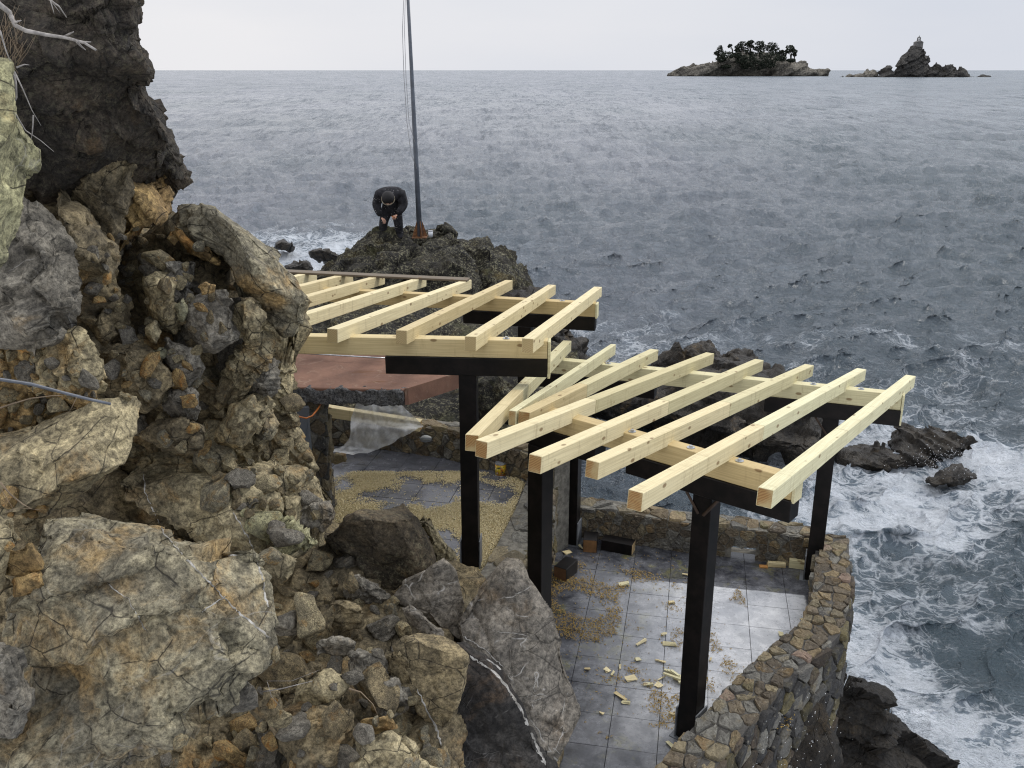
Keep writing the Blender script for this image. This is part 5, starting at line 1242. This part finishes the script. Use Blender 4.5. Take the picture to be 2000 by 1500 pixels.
scatter(ledge, [(0, 960), (90, 990), (60, 1060), (0, 1080)], 14, 16, 45, 7, [R_OCHRE, R_TAN])
scatter(ledge, [(470, 790), (560, 760), (610, 900), (600, 960), (480, 930)], 24, 20, 60, 8, [R_TAN, R_OLIVE, R_TAN, R_BROWN])

# ------------------------------------------------------------------ rocks in the sea
out = empty('rock_outcrop', (-1.6, 19, SEA)); tag(out, 'tall dark lichen covered rock outcrop behind the pergolas, with a flagpole on top', 'rock outcrop')
def seapart(par, poly, D, thick, mat=R_SEA, g=(0, 0), lvl=6, **k):
    k.setdefault('disp', dict(size=1.3, rough=1.1, fine=2.6, block=1.1, bs=1.3)); k.setdefault('ncut', 4)
    return polyrock('rock', poly, D, thick, mat, par, g, lvl, back=False, **k)
seapart(out, [(560, 640), (626, 535), (664, 511), (706, 473), (722, 456), (745, 451), (790, 455), (804, 470), (800, 500), (790, 560), (770, 720), (600, 760)], 19.3, 1.6, g=(0, -.010), seed=80, p=3, lvl=7)
top_rock = seapart(out, [(798, 500), (803, 466), (830, 462), (860, 462), (885, 458), (899, 480), (912, 512), (934, 560), (936, 620), (900, 760), (760, 780), (770, 600)], 19.2, 1.6, g=(0, -.010), seed=81, p=3, lvl=7)
seapart(out, [(788, 462), (796, 446), (850, 440), (872, 446), (888, 458), (880, 490), (800, 490)], 21.5, .7, lvl=5, seed=82)
seapart(out, [(885, 500), (899, 474), (950, 466), (960, 490), (998, 504), (1036, 546), (1048, 572), (1060, 640), (1040, 760), (880, 760), (900, 600)], 20.3, 1.6, g=(0, -.009), seed=83)
seapart(out, [(900, 600), (1046, 560), (1075, 610), (1110, 640), (1140, 668), (1153, 698), (1150, 740), (1090, 800), (980, 780)], 19.5, 1.3, R_WET, g=(0, -.006), seed=84)
behind = empty('rock_outcrop', (-.6, 13, SEA)); tag(behind, 'dark craggy rock mass right behind the upper terrace wall, seen through the rafters', 'rock outcrop')
seapart(behind, [(480, 600), (760, 590), (1000, 620), (1120, 700), (1140, 790), (1100, 900), (1000, 960), (700, 960), (480, 860)], 14.5, 2.2, R_SEA, g=(0, -.008), lvl=7, seed=85, p=3, disp=dict(size=.9, rough=1.3, fine=2.2, block=.8))
seapart(behind, [(930, 745), (975, 728), (1000, 770), (1020, 850), (960, 870), (920, 800)], 12.6, .5, R_SEA, seed=86, lvl=5, disp=dict(size=.7, fine=1.6))
mid = empty('rock_outcrop', (2.8, 18, SEA)); tag(mid, 'broad low dark brown rock outcrop in the foam, seen through the lower pergola', 'rock outcrop')
seapart(mid, [(1100, 790), (1160, 740), (1240, 720), (1280, 704), (1320, 690), (1420, 690), (1500, 720), (1560, 740), (1605, 800), (1614, 850), (1600, 880), (1500, 896), (1400, 885), (1290, 852), (1180, 840)],
        18.0, 1.0, R_WET, g=(0, -.012), lvl=7, seed=87, p=2.4, ncut=3, disp=dict(size=1.6, rough=1.1, fine=1.4, strata=.5, bed=(.2, .5, 1), sf=2.5))
seapart(mid, [(1270, 715), (1282, 698), (1314, 682), (1352, 670), (1384, 675), (1406, 690), (1440, 685), (1470, 702), (1500, 728), (1480, 760), (1300, 750)], 19.6, .8, R_WET, lvl=6, seed=88)
right = empty('rock_outcrop', (8, 18, SEA)); tag(right, 'low jagged wet rocks awash in white foam to the right of the lower pergola', 'rock outcrop')
seapart(right, [(1736, 850), (1740, 834), (1779, 834), (1790, 840), (1826, 834), (1847, 842), (1862, 846), (1892, 857), (1900, 880), (1880, 893), (1820, 896), (1830, 915), (1750, 915)], 17.4, .5, R_WET, lvl=6, seed=89, g=(0, -.012),
        disp=dict(size=.8, strata=1.6, bed=(.5, .1, 1), sf=6, fine=1.2))
seapart(right, [(1632, 878), (1685, 866), (1740, 872), (1810, 882), (1848, 912), (1792, 912), (1702, 908), (1740, 925), (1636, 918)], 17.05, .45, R_WET, lvl=6, seed=90, g=(0, -.012), disp=dict(size=.8, strata=.8, sf=5, fine=1.2))
seapart(right, [(1858, 910), (1895, 911), (1910, 932), (1880, 948), (1826, 950), (1812, 938)], 16.15, .3, R_WET, g=(0, -.01), lvl=5, seed=91, disp=dict(size=.6, fine=1.2))
foot = empty('rock_outcrop', (5, 8, SEA)); tag(foot, 'wet brown layered rock shelf at the foot of the curving retaining wall', 'rock outcrop')
seapart(foot, [(1560, 1330), (1640, 1326), (1668, 1338), (1712, 1346), (1733, 1356), (1750, 1386), (1762, 1405), (1700, 1450), (1600, 1450)], 7.8, .35, R_WET, g=(.0002, -.001), lvl=6, seed=92, disp=dict(size=.5, strata=2.6, block=.6, bed=(.5, .3, 1), sf=6, fine=1.2))
seapart(foot, [(1540, 1400), (1640, 1375), (1760, 1400), (1800, 1432), (1852, 1462), (1892, 1500), (1960, 1600), (1500, 1640), (1420, 1560)], 7.75, .5, R_WET, g=(.0006, -.0022), lvl=7, seed=93, ncut=2,
        disp=dict(size=.6, strata=3.2, block=.6, bed=(.5, .3, 1), sf=5, fine=1.2))
seapart(foot, [(1260, 1640), (1300, 1480), (1450, 1420), (1600, 1340), (1640, 1480), (1620, 1640)], 6.9, .5, R_WET, g=(0, -.002), lvl=6, seed=94, disp=dict(size=.5, fine=1.5))
for poly, D, lab in (([(533, 484), (538, 474), (552, 471), (568, 477), (582, 484), (575, 490), (545, 490)], 40, 'small dark rock breaking the surf left of the standing man'),
                     ([(604, 492), (620, 487), (645, 492), (668, 505), (660, 514), (625, 510), (606, 502)], 38, 'low spray wet rock in the surf just left of the tall outcrop'),
                     ([(556, 520), (575, 512), (600, 514), (615, 527), (606, 536), (565, 534)], 35.5, 'low rock in white water beside the tip of the leaning olive slab')):
    polyrock('rock', poly, D, .9, R_WET, None, (0, 0), 5, label=lab, cat='rock', seed=int(D), back=False, disp=dict(size=1.2, fine=1.4))
# ------------------------------------------------------------------ islands on the horizon
isle = empty('island', (400, 1300, SEA)); tag(isle, kind='structure')
isl2 = empty('island', (700, 1200, SEA)); tag(isl2, kind='structure')
def far(par, poly, D, thick, mat, lvl=5, **k):
    k.setdefault('disp', dict(size=28, block=1.0, rough=1, fine=1.4, strata=1.0, bed=(-.45, .1, 1), sf=.16)); k.setdefault('ncut', 2)
    return polyrock('rock', poly, D, thick, mat, par, (0, 0), lvl, back=False, **k)
DI = 1290
far(isle, [(1300, 152), (1306, 146), (1318, 138), (1330, 134), (1342, 129), (1360, 125), (1384, 123), (1402, 116), (1420, 112), (1450, 120), (1470, 152)], DI, 26, R_ISLE, 6, center=(1400, 146), seed=2)
far(isle, [(1400, 152), (1410, 120), (1432, 103), (1450, 100), (1490, 102), (1520, 110), (1540, 125), (1550, 152)], DI + 18, 26, R_ISLE, 6, center=(1480, 148), seed=3)
far(isle, [(1500, 152), (1515, 118), (1538, 115), (1560, 117), (1572, 122), (1581, 126), (1584, 132), (1600, 136), (1612, 137), (1619, 139), (1621, 144), (1617, 151)], DI, 24, R_ISLE, 6, center=(1560, 146), seed=4)
D2 = 1130
far(isl2, [(1636, 158), (1640, 152), (1647, 149), (1650, 155), (1650, 159)], D2, 8, R_ISLE2, 4, seed=5, center=(1645, 156))
far(isl2, [(1650, 160), (1652, 150), (1658, 145), (1663, 149), (1672, 146), (1686, 144), (1688, 137), (1694, 137), (1697, 143), (1704, 138), (1713, 144), (1722, 152), (1722, 161)], D2, 14, R_ISLE, 5, seed=6, center=(1688, 157))
far(isl2, [(1708, 161), (1712, 150), (1720, 136), (1727, 132), (1735, 131), (1741, 140), (1752, 150), (1750, 162)], D2 - 12, 14, R_ISLE2, 5, seed=7, center=(1732, 154))
far(isl2, [(1738, 162), (1746, 142), (1752, 132), (1756, 116), (1762, 109), (1770, 105), (1773, 100), (1780, 93), (1787, 90), (1800, 90), (1808, 92), (1809, 100), (1814, 108), (1816, 118), (1814, 130), (1822, 142), (1850, 162)], D2, 26, R_ISLE2, 6,
    center=(1790, 140), seed=8)
far(isl2, [(1790, 163), (1808, 140), (1818, 132), (1823, 130), (1823, 126), (1829, 123), (1836, 127), (1838, 131), (1848, 128), (1860, 127), (1863, 137), (1872, 135), (1883, 133), (1886, 139), (1894, 144), (1900, 163)], D2 - 6, 20, R_ISLE2, 6, seed=9, center=(1850, 154))
far(isl2, [(1870, 163), (1880, 148), (1895, 148), (1906, 147), (1916, 145), (1925, 150), (1934, 153), (1941, 159), (1940, 163)], D2, 14, R_ISLE2, 5, seed=10, center=(1908, 157))
LEAF = mk_plain('pine_needles', (0.02, 0.027, 0.017), .9, .4, 1.0, col2=(0.03, 0.04, 0.022)); BARK = mk_plain('pine_bark', (0.05, 0.04, 0.033), .9)
def leaves(name, blobs, parent, loc, n, size, seed):
    r = np.random.RandomState(seed); C = []
    for c, rx_, ry_, rz_ in blobs:
        k = max(8, int(n / len(blobs))); g = r.normal(size=(k, 3)); g /= np.linalg.norm(g, axis=1)[:, None]; g *= r.uniform(.35, 1.0, k)[:, None] ** .6; C.append(np.array(c) + g * [rx_, ry_, rz_])
    C = np.concatenate(C); m = len(C); a, b = r.normal(size=(m, 3)), r.normal(size=(m, 3)); a /= np.linalg.norm(a, axis=1)[:, None]; b /= np.linalg.norm(b, axis=1)[:, None]; a[:, 2] *= .6; s = size * r.uniform(.6, 1.3, m)[:, None]
    V = np.stack([C - a * s - b * s * .4, C + a * s - b * s * .4, C + a * s * .6 + b * s * .7, C - a * s * .5 + b * s * .6], 1).reshape(-1, 3)
    return link(name, np_mesh(name, V, np.arange(m * 4).reshape(m, 4), [LEAF], smooth=False), parent, loc)
MP = DI / F / cT
def pine(bx, by, blobs, lab, D=DI - 8, seed=0):
    base = atD(bx, by, D); t = empty('pine_tree', base); tag(t, lab, 'pine tree', 'pines on the wooded island')
    bl = []
    for i, (x, y, r, rz) in enumerate(blobs):
        q = atD(x, y, D + (i % 3 - 1) * 3); bl.append(((q - base)[:], r * MP, r * MP, rz * MP))
        mid_ = Vector((q - base)) * .55 + Vector((0, 0, .1)); 
        tube('trunk' if i == 0 else 'branch', [base + Vector((0, 0, -3)), base + Vector((mid_.x * .6, mid_.y, mid_.z)), Vector(q)], .9 if i == 0 else .5, BARK, t, 6, .3)
    leaves('crown', bl, t, base, 150 * len(blobs), 1.25, seed); return t
pine(1402, 113, [(1406, 96, 5.5, 6), (1400, 104, 5, 4), (1410, 106, 8, 7)], 'leftmost pine on the wooded island, low and leaning left', seed=1)
pine(1432, 104, [(1426, 89, 3.2, 2.2), (1424, 91, 2, 1.5)], 'tiny windblown pine tuft standing apart near the left end of the wooded island', seed=2)
pine(1446, 103, [(1450, 86, 9, 4.5), (1442, 92, 7, 4), (1455, 96, 8, 4.5), (1440, 98, 5, 4)], 'broad dark pine just right of the tiny windblown tuft', seed=3)
pine(1466, 104, [(1466, 82, 6, 3), (1461, 87, 6, 3.5), (1468, 90, 4, 3)], 'tallest pine with a flat top on the wooded island', seed=4)
pine(1484, 106, [(1484, 85, 8.5, 4.5), (1490, 91, 7, 4.5), (1478, 95, 7, 4), (1486, 99, 8, 5)], 'rounded full pine in the middle of the wooded island', seed=5)
pine(1508, 108, [(1508, 88, 9, 5), (1514, 94, 7.5, 5), (1503, 95, 7, 5), (1510, 101, 8, 5)], 'dense dome shaped pine right of the middle of the wooded island', seed=6)
pine(1526, 110, [(1527, 101, 5.5, 3), (1520, 105, 5, 3.5), (1532, 107, 4, 3)], 'low pine in the gap before the lone pair on the wooded island', seed=7)
pine(1545, 116, [(1543, 93, 7.5, 4.5), (1539, 100, 5.5, 4), (1549, 98, 4, 4)], 'lone tall pine near the right end of the wooded island', seed=8)
pine(1551, 116, [(1553, 101, 4, 3.5), (1552, 107, 3.5, 3)], 'short pine leaning right beside the lone tall pine', seed=9)
pine(1466, 110, [(1462, 102, 7, 4), (1470, 106, 8, 5)], 'small pine between the broad pine and the rounded full pine', seed=10)
sb = atD(1480, 122, DI - 20)
sh = leaves('island_scrub', [((( atD(x, y, DI - 22) - sb))[:], r * MP, r * MP, rz * MP) for x, y, r, rz in ((1420, 108, 14, 7), (1448, 116, 12, 8), (1462, 118, 15, 10), (1484, 114, 20, 11), (1505, 112, 20, 9), (1478, 128, 16, 8), (1455, 129, 8, 5), (1500, 126, 14, 7), (1525, 114, 10, 5), (1418, 130, 9, 3), (1408, 115, 9, 5), (1440, 108, 9, 5), (1545, 118, 8, 3))], None, sb, 6000, 1.2, 22)
tag(sh, 'dark evergreen scrub covering the middle of the wooded island', 'scrub', kind='stuff')
# chapel on the rock
cb_ = atD(1793, 90, D2); M2 = D2 / F / cT
ch = empty('chapel', cb_); tag(ch, 'tiny stone chapel with a bell gable on top of the bare rock island', 'chapel')
CHP = mk_plain('chapel_stone', (0.16, 0.155, 0.15), .9, .3, .2)
def cbox(name, x, z0, w, d, h, par=ch):
    bm = bmesh.new(); bmesh.ops.create_cube(bm, size=1); bmesh.ops.scale(bm, vec=(w, d, h), verts=bm.verts); return bm_obj(name, bm, CHP, par, cb_ + Vector((x, 0, z0 + h / 2)))
cbox('wall', 0, -3 * M2, 11.5 * M2, 9, 9 * M2)
bm = bmesh.new(); w, d, h = 6.6 * M2, 5.0, 3.4 * M2
vs = [bm.verts.new(q) for q in ((-w, -d, 0), (w, -d, 0), (0, -d, h), (-w, d, 0), (w, d, 0), (0, d, h))]
for f in ((0, 1, 2), (5, 4, 3), (0, 3, 4, 1), (1, 4, 5, 2), (2, 5, 3, 0)): bm.faces.new([vs[i] for i in f])
bm_obj('roof', bm, CHP, ch, cb_ + Vector((0, 0, 6.0 * M2)))
cbox('bell_gable_pier', -2.2 * M2, 8.5 * M2, 1.4 * M2, 1.5, 5 * M2); cbox('bell_gable_pier', 2.2 * M2, 8.5 * M2, 1.4 * M2, 1.5, 5 * M2)
cbox('bell_gable_sill', 0, 8.2 * M2, 6 * M2, 1.6, 1.2 * M2)
bm = bmesh.new(); w, d, h = 3.2 * M2, 0.8, 2.6 * M2
vs = [bm.verts.new(q) for q in ((-w, -d, 0), (w, -d, 0), (0, -d, h), (-w, d, 0), (w, d, 0), (0, d, h))]
for f in ((0, 1, 2), (5, 4, 3), (0, 3, 4, 1), (1, 4, 5, 2), (2, 5, 3, 0)): bm.faces.new([vs[i] for i in f])
bm_obj('bell_gable_top', bm, CHP, ch, cb_ + Vector((0, 0, 13.4 * M2)))
cbox('bell', 0, 10.5 * M2, 1.1 * M2, .8, 1.6 * M2); cbox('cross', 0, 15.6 * M2, .35 * M2, .3, 2.2 * M2)

# ------------------------------------------------------------------ flagpole on the outcrop
pb = atD(820, 462, 20.3)
ptop = atD(797, 0, 20.6); ptop = pb + (ptop - pb) * 1.25
fp = empty('flagpole', pb); tag(fp, 'tall thin grey painted flagpole bolted to the top of the rock outcrop beside the man', 'flagpole')
tube('pole', [pb, pb + (ptop - pb) * .3, pb + (ptop - pb) * .6, ptop], .06, POLEP, fp, 14, .028)
for a in range(4):
    th = a * math.pi / 2 + .4; bm = bmesh.new(); d = Vector((math.cos(th), math.sin(th), 0)); n = Vector((-d.y, d.x, 0)) * .008
    q = [d * .05, d * .17, d * .06 + Vector((0, 0, .34))]
    vs = [bm.verts.new(v + n) for v in q] + [bm.verts.new(v - n) for v in q]
    for f in ((0, 1, 2), (5, 4, 3), (0, 3, 4, 1), (1, 4, 5, 2), (2, 5, 3, 0)): bm.faces.new([vs[i] for i in f])
    bm_obj('gusset', bm, RUST, fp, pb + Vector((0, 0, .0)))
bm = bmesh.new(); bmesh.ops.create_cube(bm, size=1); bmesh.ops.scale(bm, vec=(.32, .32, .02), verts=bm.verts); bm_obj('foot_plate', bm, RUST, fp, pb + Vector((0, 0, -.005)))
ROPE = mk_plain('rope', (0.35, 0.35, 0.36), .8)
tube('halyard', [atD(814, 330, 20.3), atD(803, 300, 20.3), atD(795, 240, 20.35), atD(789, 150, 20.4), atD(786, 60, 20.5), atD(791, -60, 20.6)], .007, ROPE, fp, 5)
tube('halyard', [atD(811, 280, 20.3), atD(799, 240, 20.35), atD(793, 150, 20.4), atD(790, 60, 20.5), atD(793, -60, 20.6)], .006, ROPE, fp, 5)
bk = atD(841, 463, 20.0)
bu = empty('paint_bucket', bk); tag(bu, 'small white paint bucket on the rock at the foot of the flagpole', 'bucket')
WHT = mk_plain('white_plastic', (0.6, 0.62, 0.66), .4, .1)
cyl('body', .045, .13, WHT, bu, bk, 20, .05); cyl('rim', .053, .012, mk_plain('rim_grey', (.3, .3, .32), .4), bu, bk + Vector((0, 0, .125)), 20)

# ------------------------------------------------------------------ the man bending over on the rock
def mk_cloth():
    t = NT('dark_work_clothes'); v = t.obj(rand=False); col = t.mix(t.ramp(t.noise(v, 8, 5, .7), .35, .65), (0.012, 0.012, 0.014), (0.032, 0.032, 0.037))
    s = t.voro(t.warp(v, 30, .03), 26, 'F1'); k = t.math('MULTIPLY', t.ramp(s, .10, .2, 1, 0), t.ramp(t.noise(v, 5, 3), .47, .56)); col = t.mix(k, col, (0.5, 0.48, 0.47))
    return t.fin(col, .85, t.bump(t.noise(v, 14, 5, .65), .7, .02), .2)
CLO = mk_cloth(); SKIN = mk_plain('skin', (0.42, 0.24, 0.17), .55, .12, 12)
def skin(name, pts, edges, rad, mat, parent, loc, lvl=2, root=0):
    me = bpy.data.meshes.new(name); me.from_pydata([tuple(p) for p in pts], edges, []); o = bpy.data.objects.new(name, me); COL.objects.link(o)
    m = o.modifiers.new('s', 'SKIN'); sv = me.skin_vertices[0].data
    for i, r in enumerate(rad): sv[i].radius = (r, r) if not isinstance(r, tuple) else r
    for i in range(len(sv)): sv[i].use_root = (i == root)
    m2 = o.modifiers.new('u', 'SUBSURF'); m2.levels = lvl; m2.render_levels = lvl
    dg = bpy.context.evaluated_depsgraph_get(); dg.update(); me2 = bpy.data.meshes.new_from_object(o.evaluated_get(dg)); bpy.data.objects.remove(o); me2.name = name
    me2.materials.clear(); me2.materials.append(mat); me2.polygons.foreach_set('use_smooth', np.full(len(me2.polygons), True, bool)); return link(name, me2, parent, loc)
mb = atD(766, 462, 20.2); mk = 1 / (F / (20.2 / cT * 1.0))
k_ = 0.94
man = empty('person', mb); tag(man, 'man in dark paint spattered clothes and cap bending forward on the rock beside the flagpole', 'person')
# x to the right, y away, z up; feet hidden just behind the crest
bp = [(0, .12, .62), (0, .16, .80), (0, .04, .98), (0, -.10, 1.03), (0, -.2, 1.0),                      # pelvis, waist, chest, upper back, neck
      (-.13, .1, .56), (-.19, .04, .32), (-.25, .1, .0), (-.27, .0, -.06),                              # left leg
      (.12, .1, .56), (.15, .02, .32), (.17, .1, .0), (.19, .0, -.06),
      (-.24, -.08, .96), (-.33, -.06, .72), (-.21, -.22, .50),                                          # left arm
      (.24, -.08, .96), (.33, -.05, .74), (.18, -.26, .56)]
be = [(0, 1), (1, 2), (2, 3), (3, 4), (0, 5), (5, 6), (6, 7), (7, 8), (0, 9), (9, 10), (10, 11), (11, 12), (3, 13), (13, 14), (14, 15), (3, 16), (16, 17), (17, 18)]
br = [.18, .19, .24, .2, .1, .13, .105, .085, .06, .13, .105, .085, .06, .13, .105, .07, .13, .105, .07]
bp = [tuple(c * k_ for c in p) for p in bp]
skin('body', bp, be, br, CLO, man, mb)
hc = Vector((0, -.33, .93)) * k_
skin('head', [hc + Vector((0, .06, .03)), hc, hc + Vector((0, -.05, -.08)), hc + Vector((0, -.04, -.15))], [(0, 1), (1, 2), (2, 3)], [.085, .1, .085, .055], SKIN, man, mb)
for sx in (-1, 1):
    bm = bmesh.new(); bmesh.ops.create_uvsphere(bm, u_segments=10, v_segments=6, radius=1); bmesh.ops.scale(bm, vec=(.018, .03, .04), verts=bm.verts)
    bm_obj('ear', bm, SKIN, man, mb + hc + Vector((sx * .1, .0, -.04)), smooth=True)
    bm = bmesh.new(); bmesh.ops.create_uvsphere(bm, u_segments=10, v_segments=6, radius=.013); bm_obj('eye', bm, mk_plain('eye', (.3, .28, .26), .3), man, mb + hc + Vector((sx * .035, -.125, -.07)), smooth=True)
bm = bmesh.new(); bmesh.ops.create_cone(bm, cap_ends=True, segments=8, radius1=.018, radius2=.008, depth=.05); bm_obj('nose', bm, SKIN, man, mb + hc + Vector((0, -.14, -.1)))
# cap: crown towards the camera because the head is bowed, with a paler band
CAP = mk_plain('cap_cloth', (0.014, 0.013, 0.014), .8, .3); BAND = mk_plain('cap_band', (0.2, 0.17, 0.12), .7, .2)
bm = bmesh.new(); bmesh.ops.create_uvsphere(bm, u_segments=20, v_segments=12, radius=1); bmesh.ops.scale(bm, vec=(.135, .135, .12), verts=bm.verts)
c_ = bm_obj('cap', bm, CAP, man, mb + hc + Vector((0, -.085, .02)), smooth=True); c_.rotation_euler = (R_(75), 0, 0)
pts = [(math.cos(a) * .138, math.sin(a) * .138, 0) for a in np.linspace(0, 2 * math.pi, 25)]
Mx = Matrix.Rotation(R_(62), 4, 'X'); tube('cap_band', [mb + hc + Vector((0, -.1, -.01)) + Mx @ Vector(p) for p in pts], .009, BAND, man, 6)
def hand(wr, dirv, side):
    wr = Vector(wr) * k_; d = Vector(dirv).normalized(); u = Vector((0, 0, 1)).cross(d).normalized(); w = d.cross(u)
    pts = [wr, wr + d * .05, wr + d * .085]; e = [(0, 1), (1, 2)]; r = [(.026, .018), (.036, .017), (.036, .014)]
    for i, (o_, L_) in enumerate(((-.03, .062), (-.01, .075), (.01, .07), (.03, .055))):
        b = len(pts); pts += [wr + d * .09 + u * o_, wr + d * (.09 + L_ * .55) + u * o_ * 1.1 - w * .012, wr + d * (.09 + L_ * .8) + u * o_ * 1.1 - w * .045]; e += [(2, b), (b, b + 1), (b + 1, b + 2)]; r += [.0095, .009, .0078]
    b = len(pts); pts += [wr + d * .04 + u * side * .045, wr + d * .075 + u * side * .06 - w * .02, wr + d * .1 + u * side * .05 - w * .035]; e += [(1, b), (b, b + 1), (b + 1, b + 2)]; r += [.012, .01, .009]
    return skin('hand', pts, e, r, SKIN, man, mb, 1)
hand((-.19, -.25, .47), (.5, -.5, -.5), 1); hand((.16, -.29, .54), (-.3, -.6, -.2), -1)
br_ = tube('paint_brush', [mb + Vector((.15, -.36, .46)), mb + Vector((.06, -.42, .5))], .012, mk_plain('brush_handle', (.4, .14, .04), .5), None, 6); tag(br_, 'small orange handled paint brush held in the hand of the man on the rock', 'brush')

# ------------------------------------------------------------------ dead branches, wire, twigs on the cliff
DEAD = mk_plain('dead_wood', (0.3, 0.28, 0.26), .8, .35, 30, .002); TWIG = mk_plain('dry_twig', (0.2, 0.15, 0.1), .9, .3)
def branch(label, D, lines, r=.012, name='dead_branch', mat=DEAD, cat='branch'):
    p0 = atD(lines[0][0][0], lines[0][0][1], D); t = empty(name, p0); tag(t, label, cat)
    for i, L in enumerate(lines):
        P = [atD(x, y, D + .03 * math.sin(x * .1 + i)) for x, y in L]; tube('stem' if i == 0 else 'twig', P, r * (1 if i == 0 else .45), mat, t, 7, r * (.35 if i == 0 else .12), rough=.12)
    return t
branch('thick bare grey branch reaching across the dark rock at the top left', 3.9, [[(-30, -20), (0, 10), (18, 24), (30, 50), (50, 60), (90, 68), (130, 74), (165, 84), (188, 98)], [(30, 45), (34, 42), (42, 40)], [(125, 72), (136, 66), (144, 62)], [(150, 80), (165, 82), (178, 82)],
        [(150, 82), (160, 92), (168, 98)]], .012)
branch('thin pale drooping branch above the smooth pale green slab', 3.85, [[(22, 130), (30, 160), (32, 190), (22, 212)], [(28, 140), (45, 175), (62, 215), (80, 245)], [(28, 220), (50, 255), (80, 275), (105, 296)], [(32, 132), (48, 126), (57, 127)], [(65, 225), (63, 260), (60, 275)], [(0, 60), (12, 100), (28, 140)]], .008)
branch('hanging bare twigs at the very top of the dark overhang', 4.2, [[(80, -10), (98, 0), (115, 12), (130, 34)], [(98, 0), (104, 20), (106, 28)], [(100, 2), (118, 26)]], .006)
dg_ = empty('dry_grass', atD(20, 130, 4.0)); tag(dg_, 'dry brown tangled twigs and grass at the left edge', 'dry grass', kind='stuff')
rr_ = random.Random(8)
for i in range(46):
    x, y = rr_.uniform(-10, 40), rr_.uniform(60, 150); a = rr_.uniform(-2.2, -.9); l = rr_.uniform(25, 70); D = 3.95 + rr_.uniform(-.06, .08)
    tube('stem', [atD(x, y, D), atD(x + math.cos(a) * l * .5, y + math.sin(a) * l * .5 + 4, D), atD(x + math.cos(a) * l + rr_.uniform(-8, 8), y + math.sin(a) * l, D)], .0018, TWIG, dg_, 4, .0006)
w_ = tube('wire_cable', [atD(-40, 733, 3.9), atD(0, 741, 3.95), (atD(60, 750, 4.05)), atD(120, 766, 4.15), atD(175, 780, 4.2), atD(216, 789, 4.25)], .009, mk_plain('cable_grey', (0.12, 0.13, 0.15), .4), None, 8, .007); tag(w_, 'grey cable stretched across the left edge above the tilted boulder', 'cable')
branch('bare twig crossing below the grey cable at the left edge', 4.1, [[(-10, 800), (20, 790), (60, 778), (100, 773), (122, 772)], [(150, 776), (138, 800), (126, 812)]], .004, 'twig', TWIG, 'twig')
branch('brown withered twigs beside the orange stones', 3.5, [[(0, 942), (20, 965), (45, 985), (62, 994)], [(0, 950), (14, 975), (30, 1000)], [(10, 1000), (40, 992), (84, 996)]], .004, 'twig', TWIG, 'twig')
branch('two pale straight sticks lying over the rubble right of the biggest boulder', 4.0, [[(505, 1352), (550, 1345), (610, 1330)], [(520, 1330), (570, 1330), (625, 1308)], [(522, 1332), (530, 1360), (548, 1380)]], .004, 'stick', DEAD, 'stick')
branch('curved brown root hanging in the middle of the rubble', 4.4, [[(682, 1345), (705, 1352), (728, 1375), (740, 1402)], [(525, 1415), (550, 1450), (590, 1490)]], .005, 'root', TWIG, 'root')
# ------------------------------------------------------------------ surf spray as droplets
SPR = mk_plain('spray_drops', (0.8, 0.82, 0.85), .4, .02)
def spray(label, pts, n, s, seed):
    r = np.random.RandomState(seed); Vt, Ft = ico(1); Vs, Fs = [], []; C = []
    for k in range(n):
        c, sg = pts[r.randint(len(pts))]; C.append(np.array(c) + r.normal(size=3) * sg)
    C = np.array(C); b = C.mean(0)
    Vs = (C[:, None, :] - b + Vt[None] * (s * r.uniform(.4, 1.3, n))[:, None, None] * np.array([1, 1, 1.6])).reshape(-1, 3); Fs = (Ft[None] + (np.arange(n) * len(Vt))[:, None, None]).reshape(-1, 3)
    o = link('spray', np_mesh('spray', Vs, Fs, [SPR]), None, b); tag(o, label, 'spray', kind='stuff')
spray('white spray flung up round the low wet rocks at the right', [(atD(1895, 920, 16.3)[:], (.45, .3, .22)), (atD(1850, 905, 16.6)[:], (.5, .3, .15)), (atD(1740, 905, 17)[:], (.8, .3, .1))], 1500, .005, 1)
spray('falling white drips in front of the wet wall at the bottom right', [(atD(1600, 1440, 6.0)[:], (.16, .25, .22)), (atD(1540, 1470, 5.9)[:], (.2, .2, .15))], 90, .0026, 2)
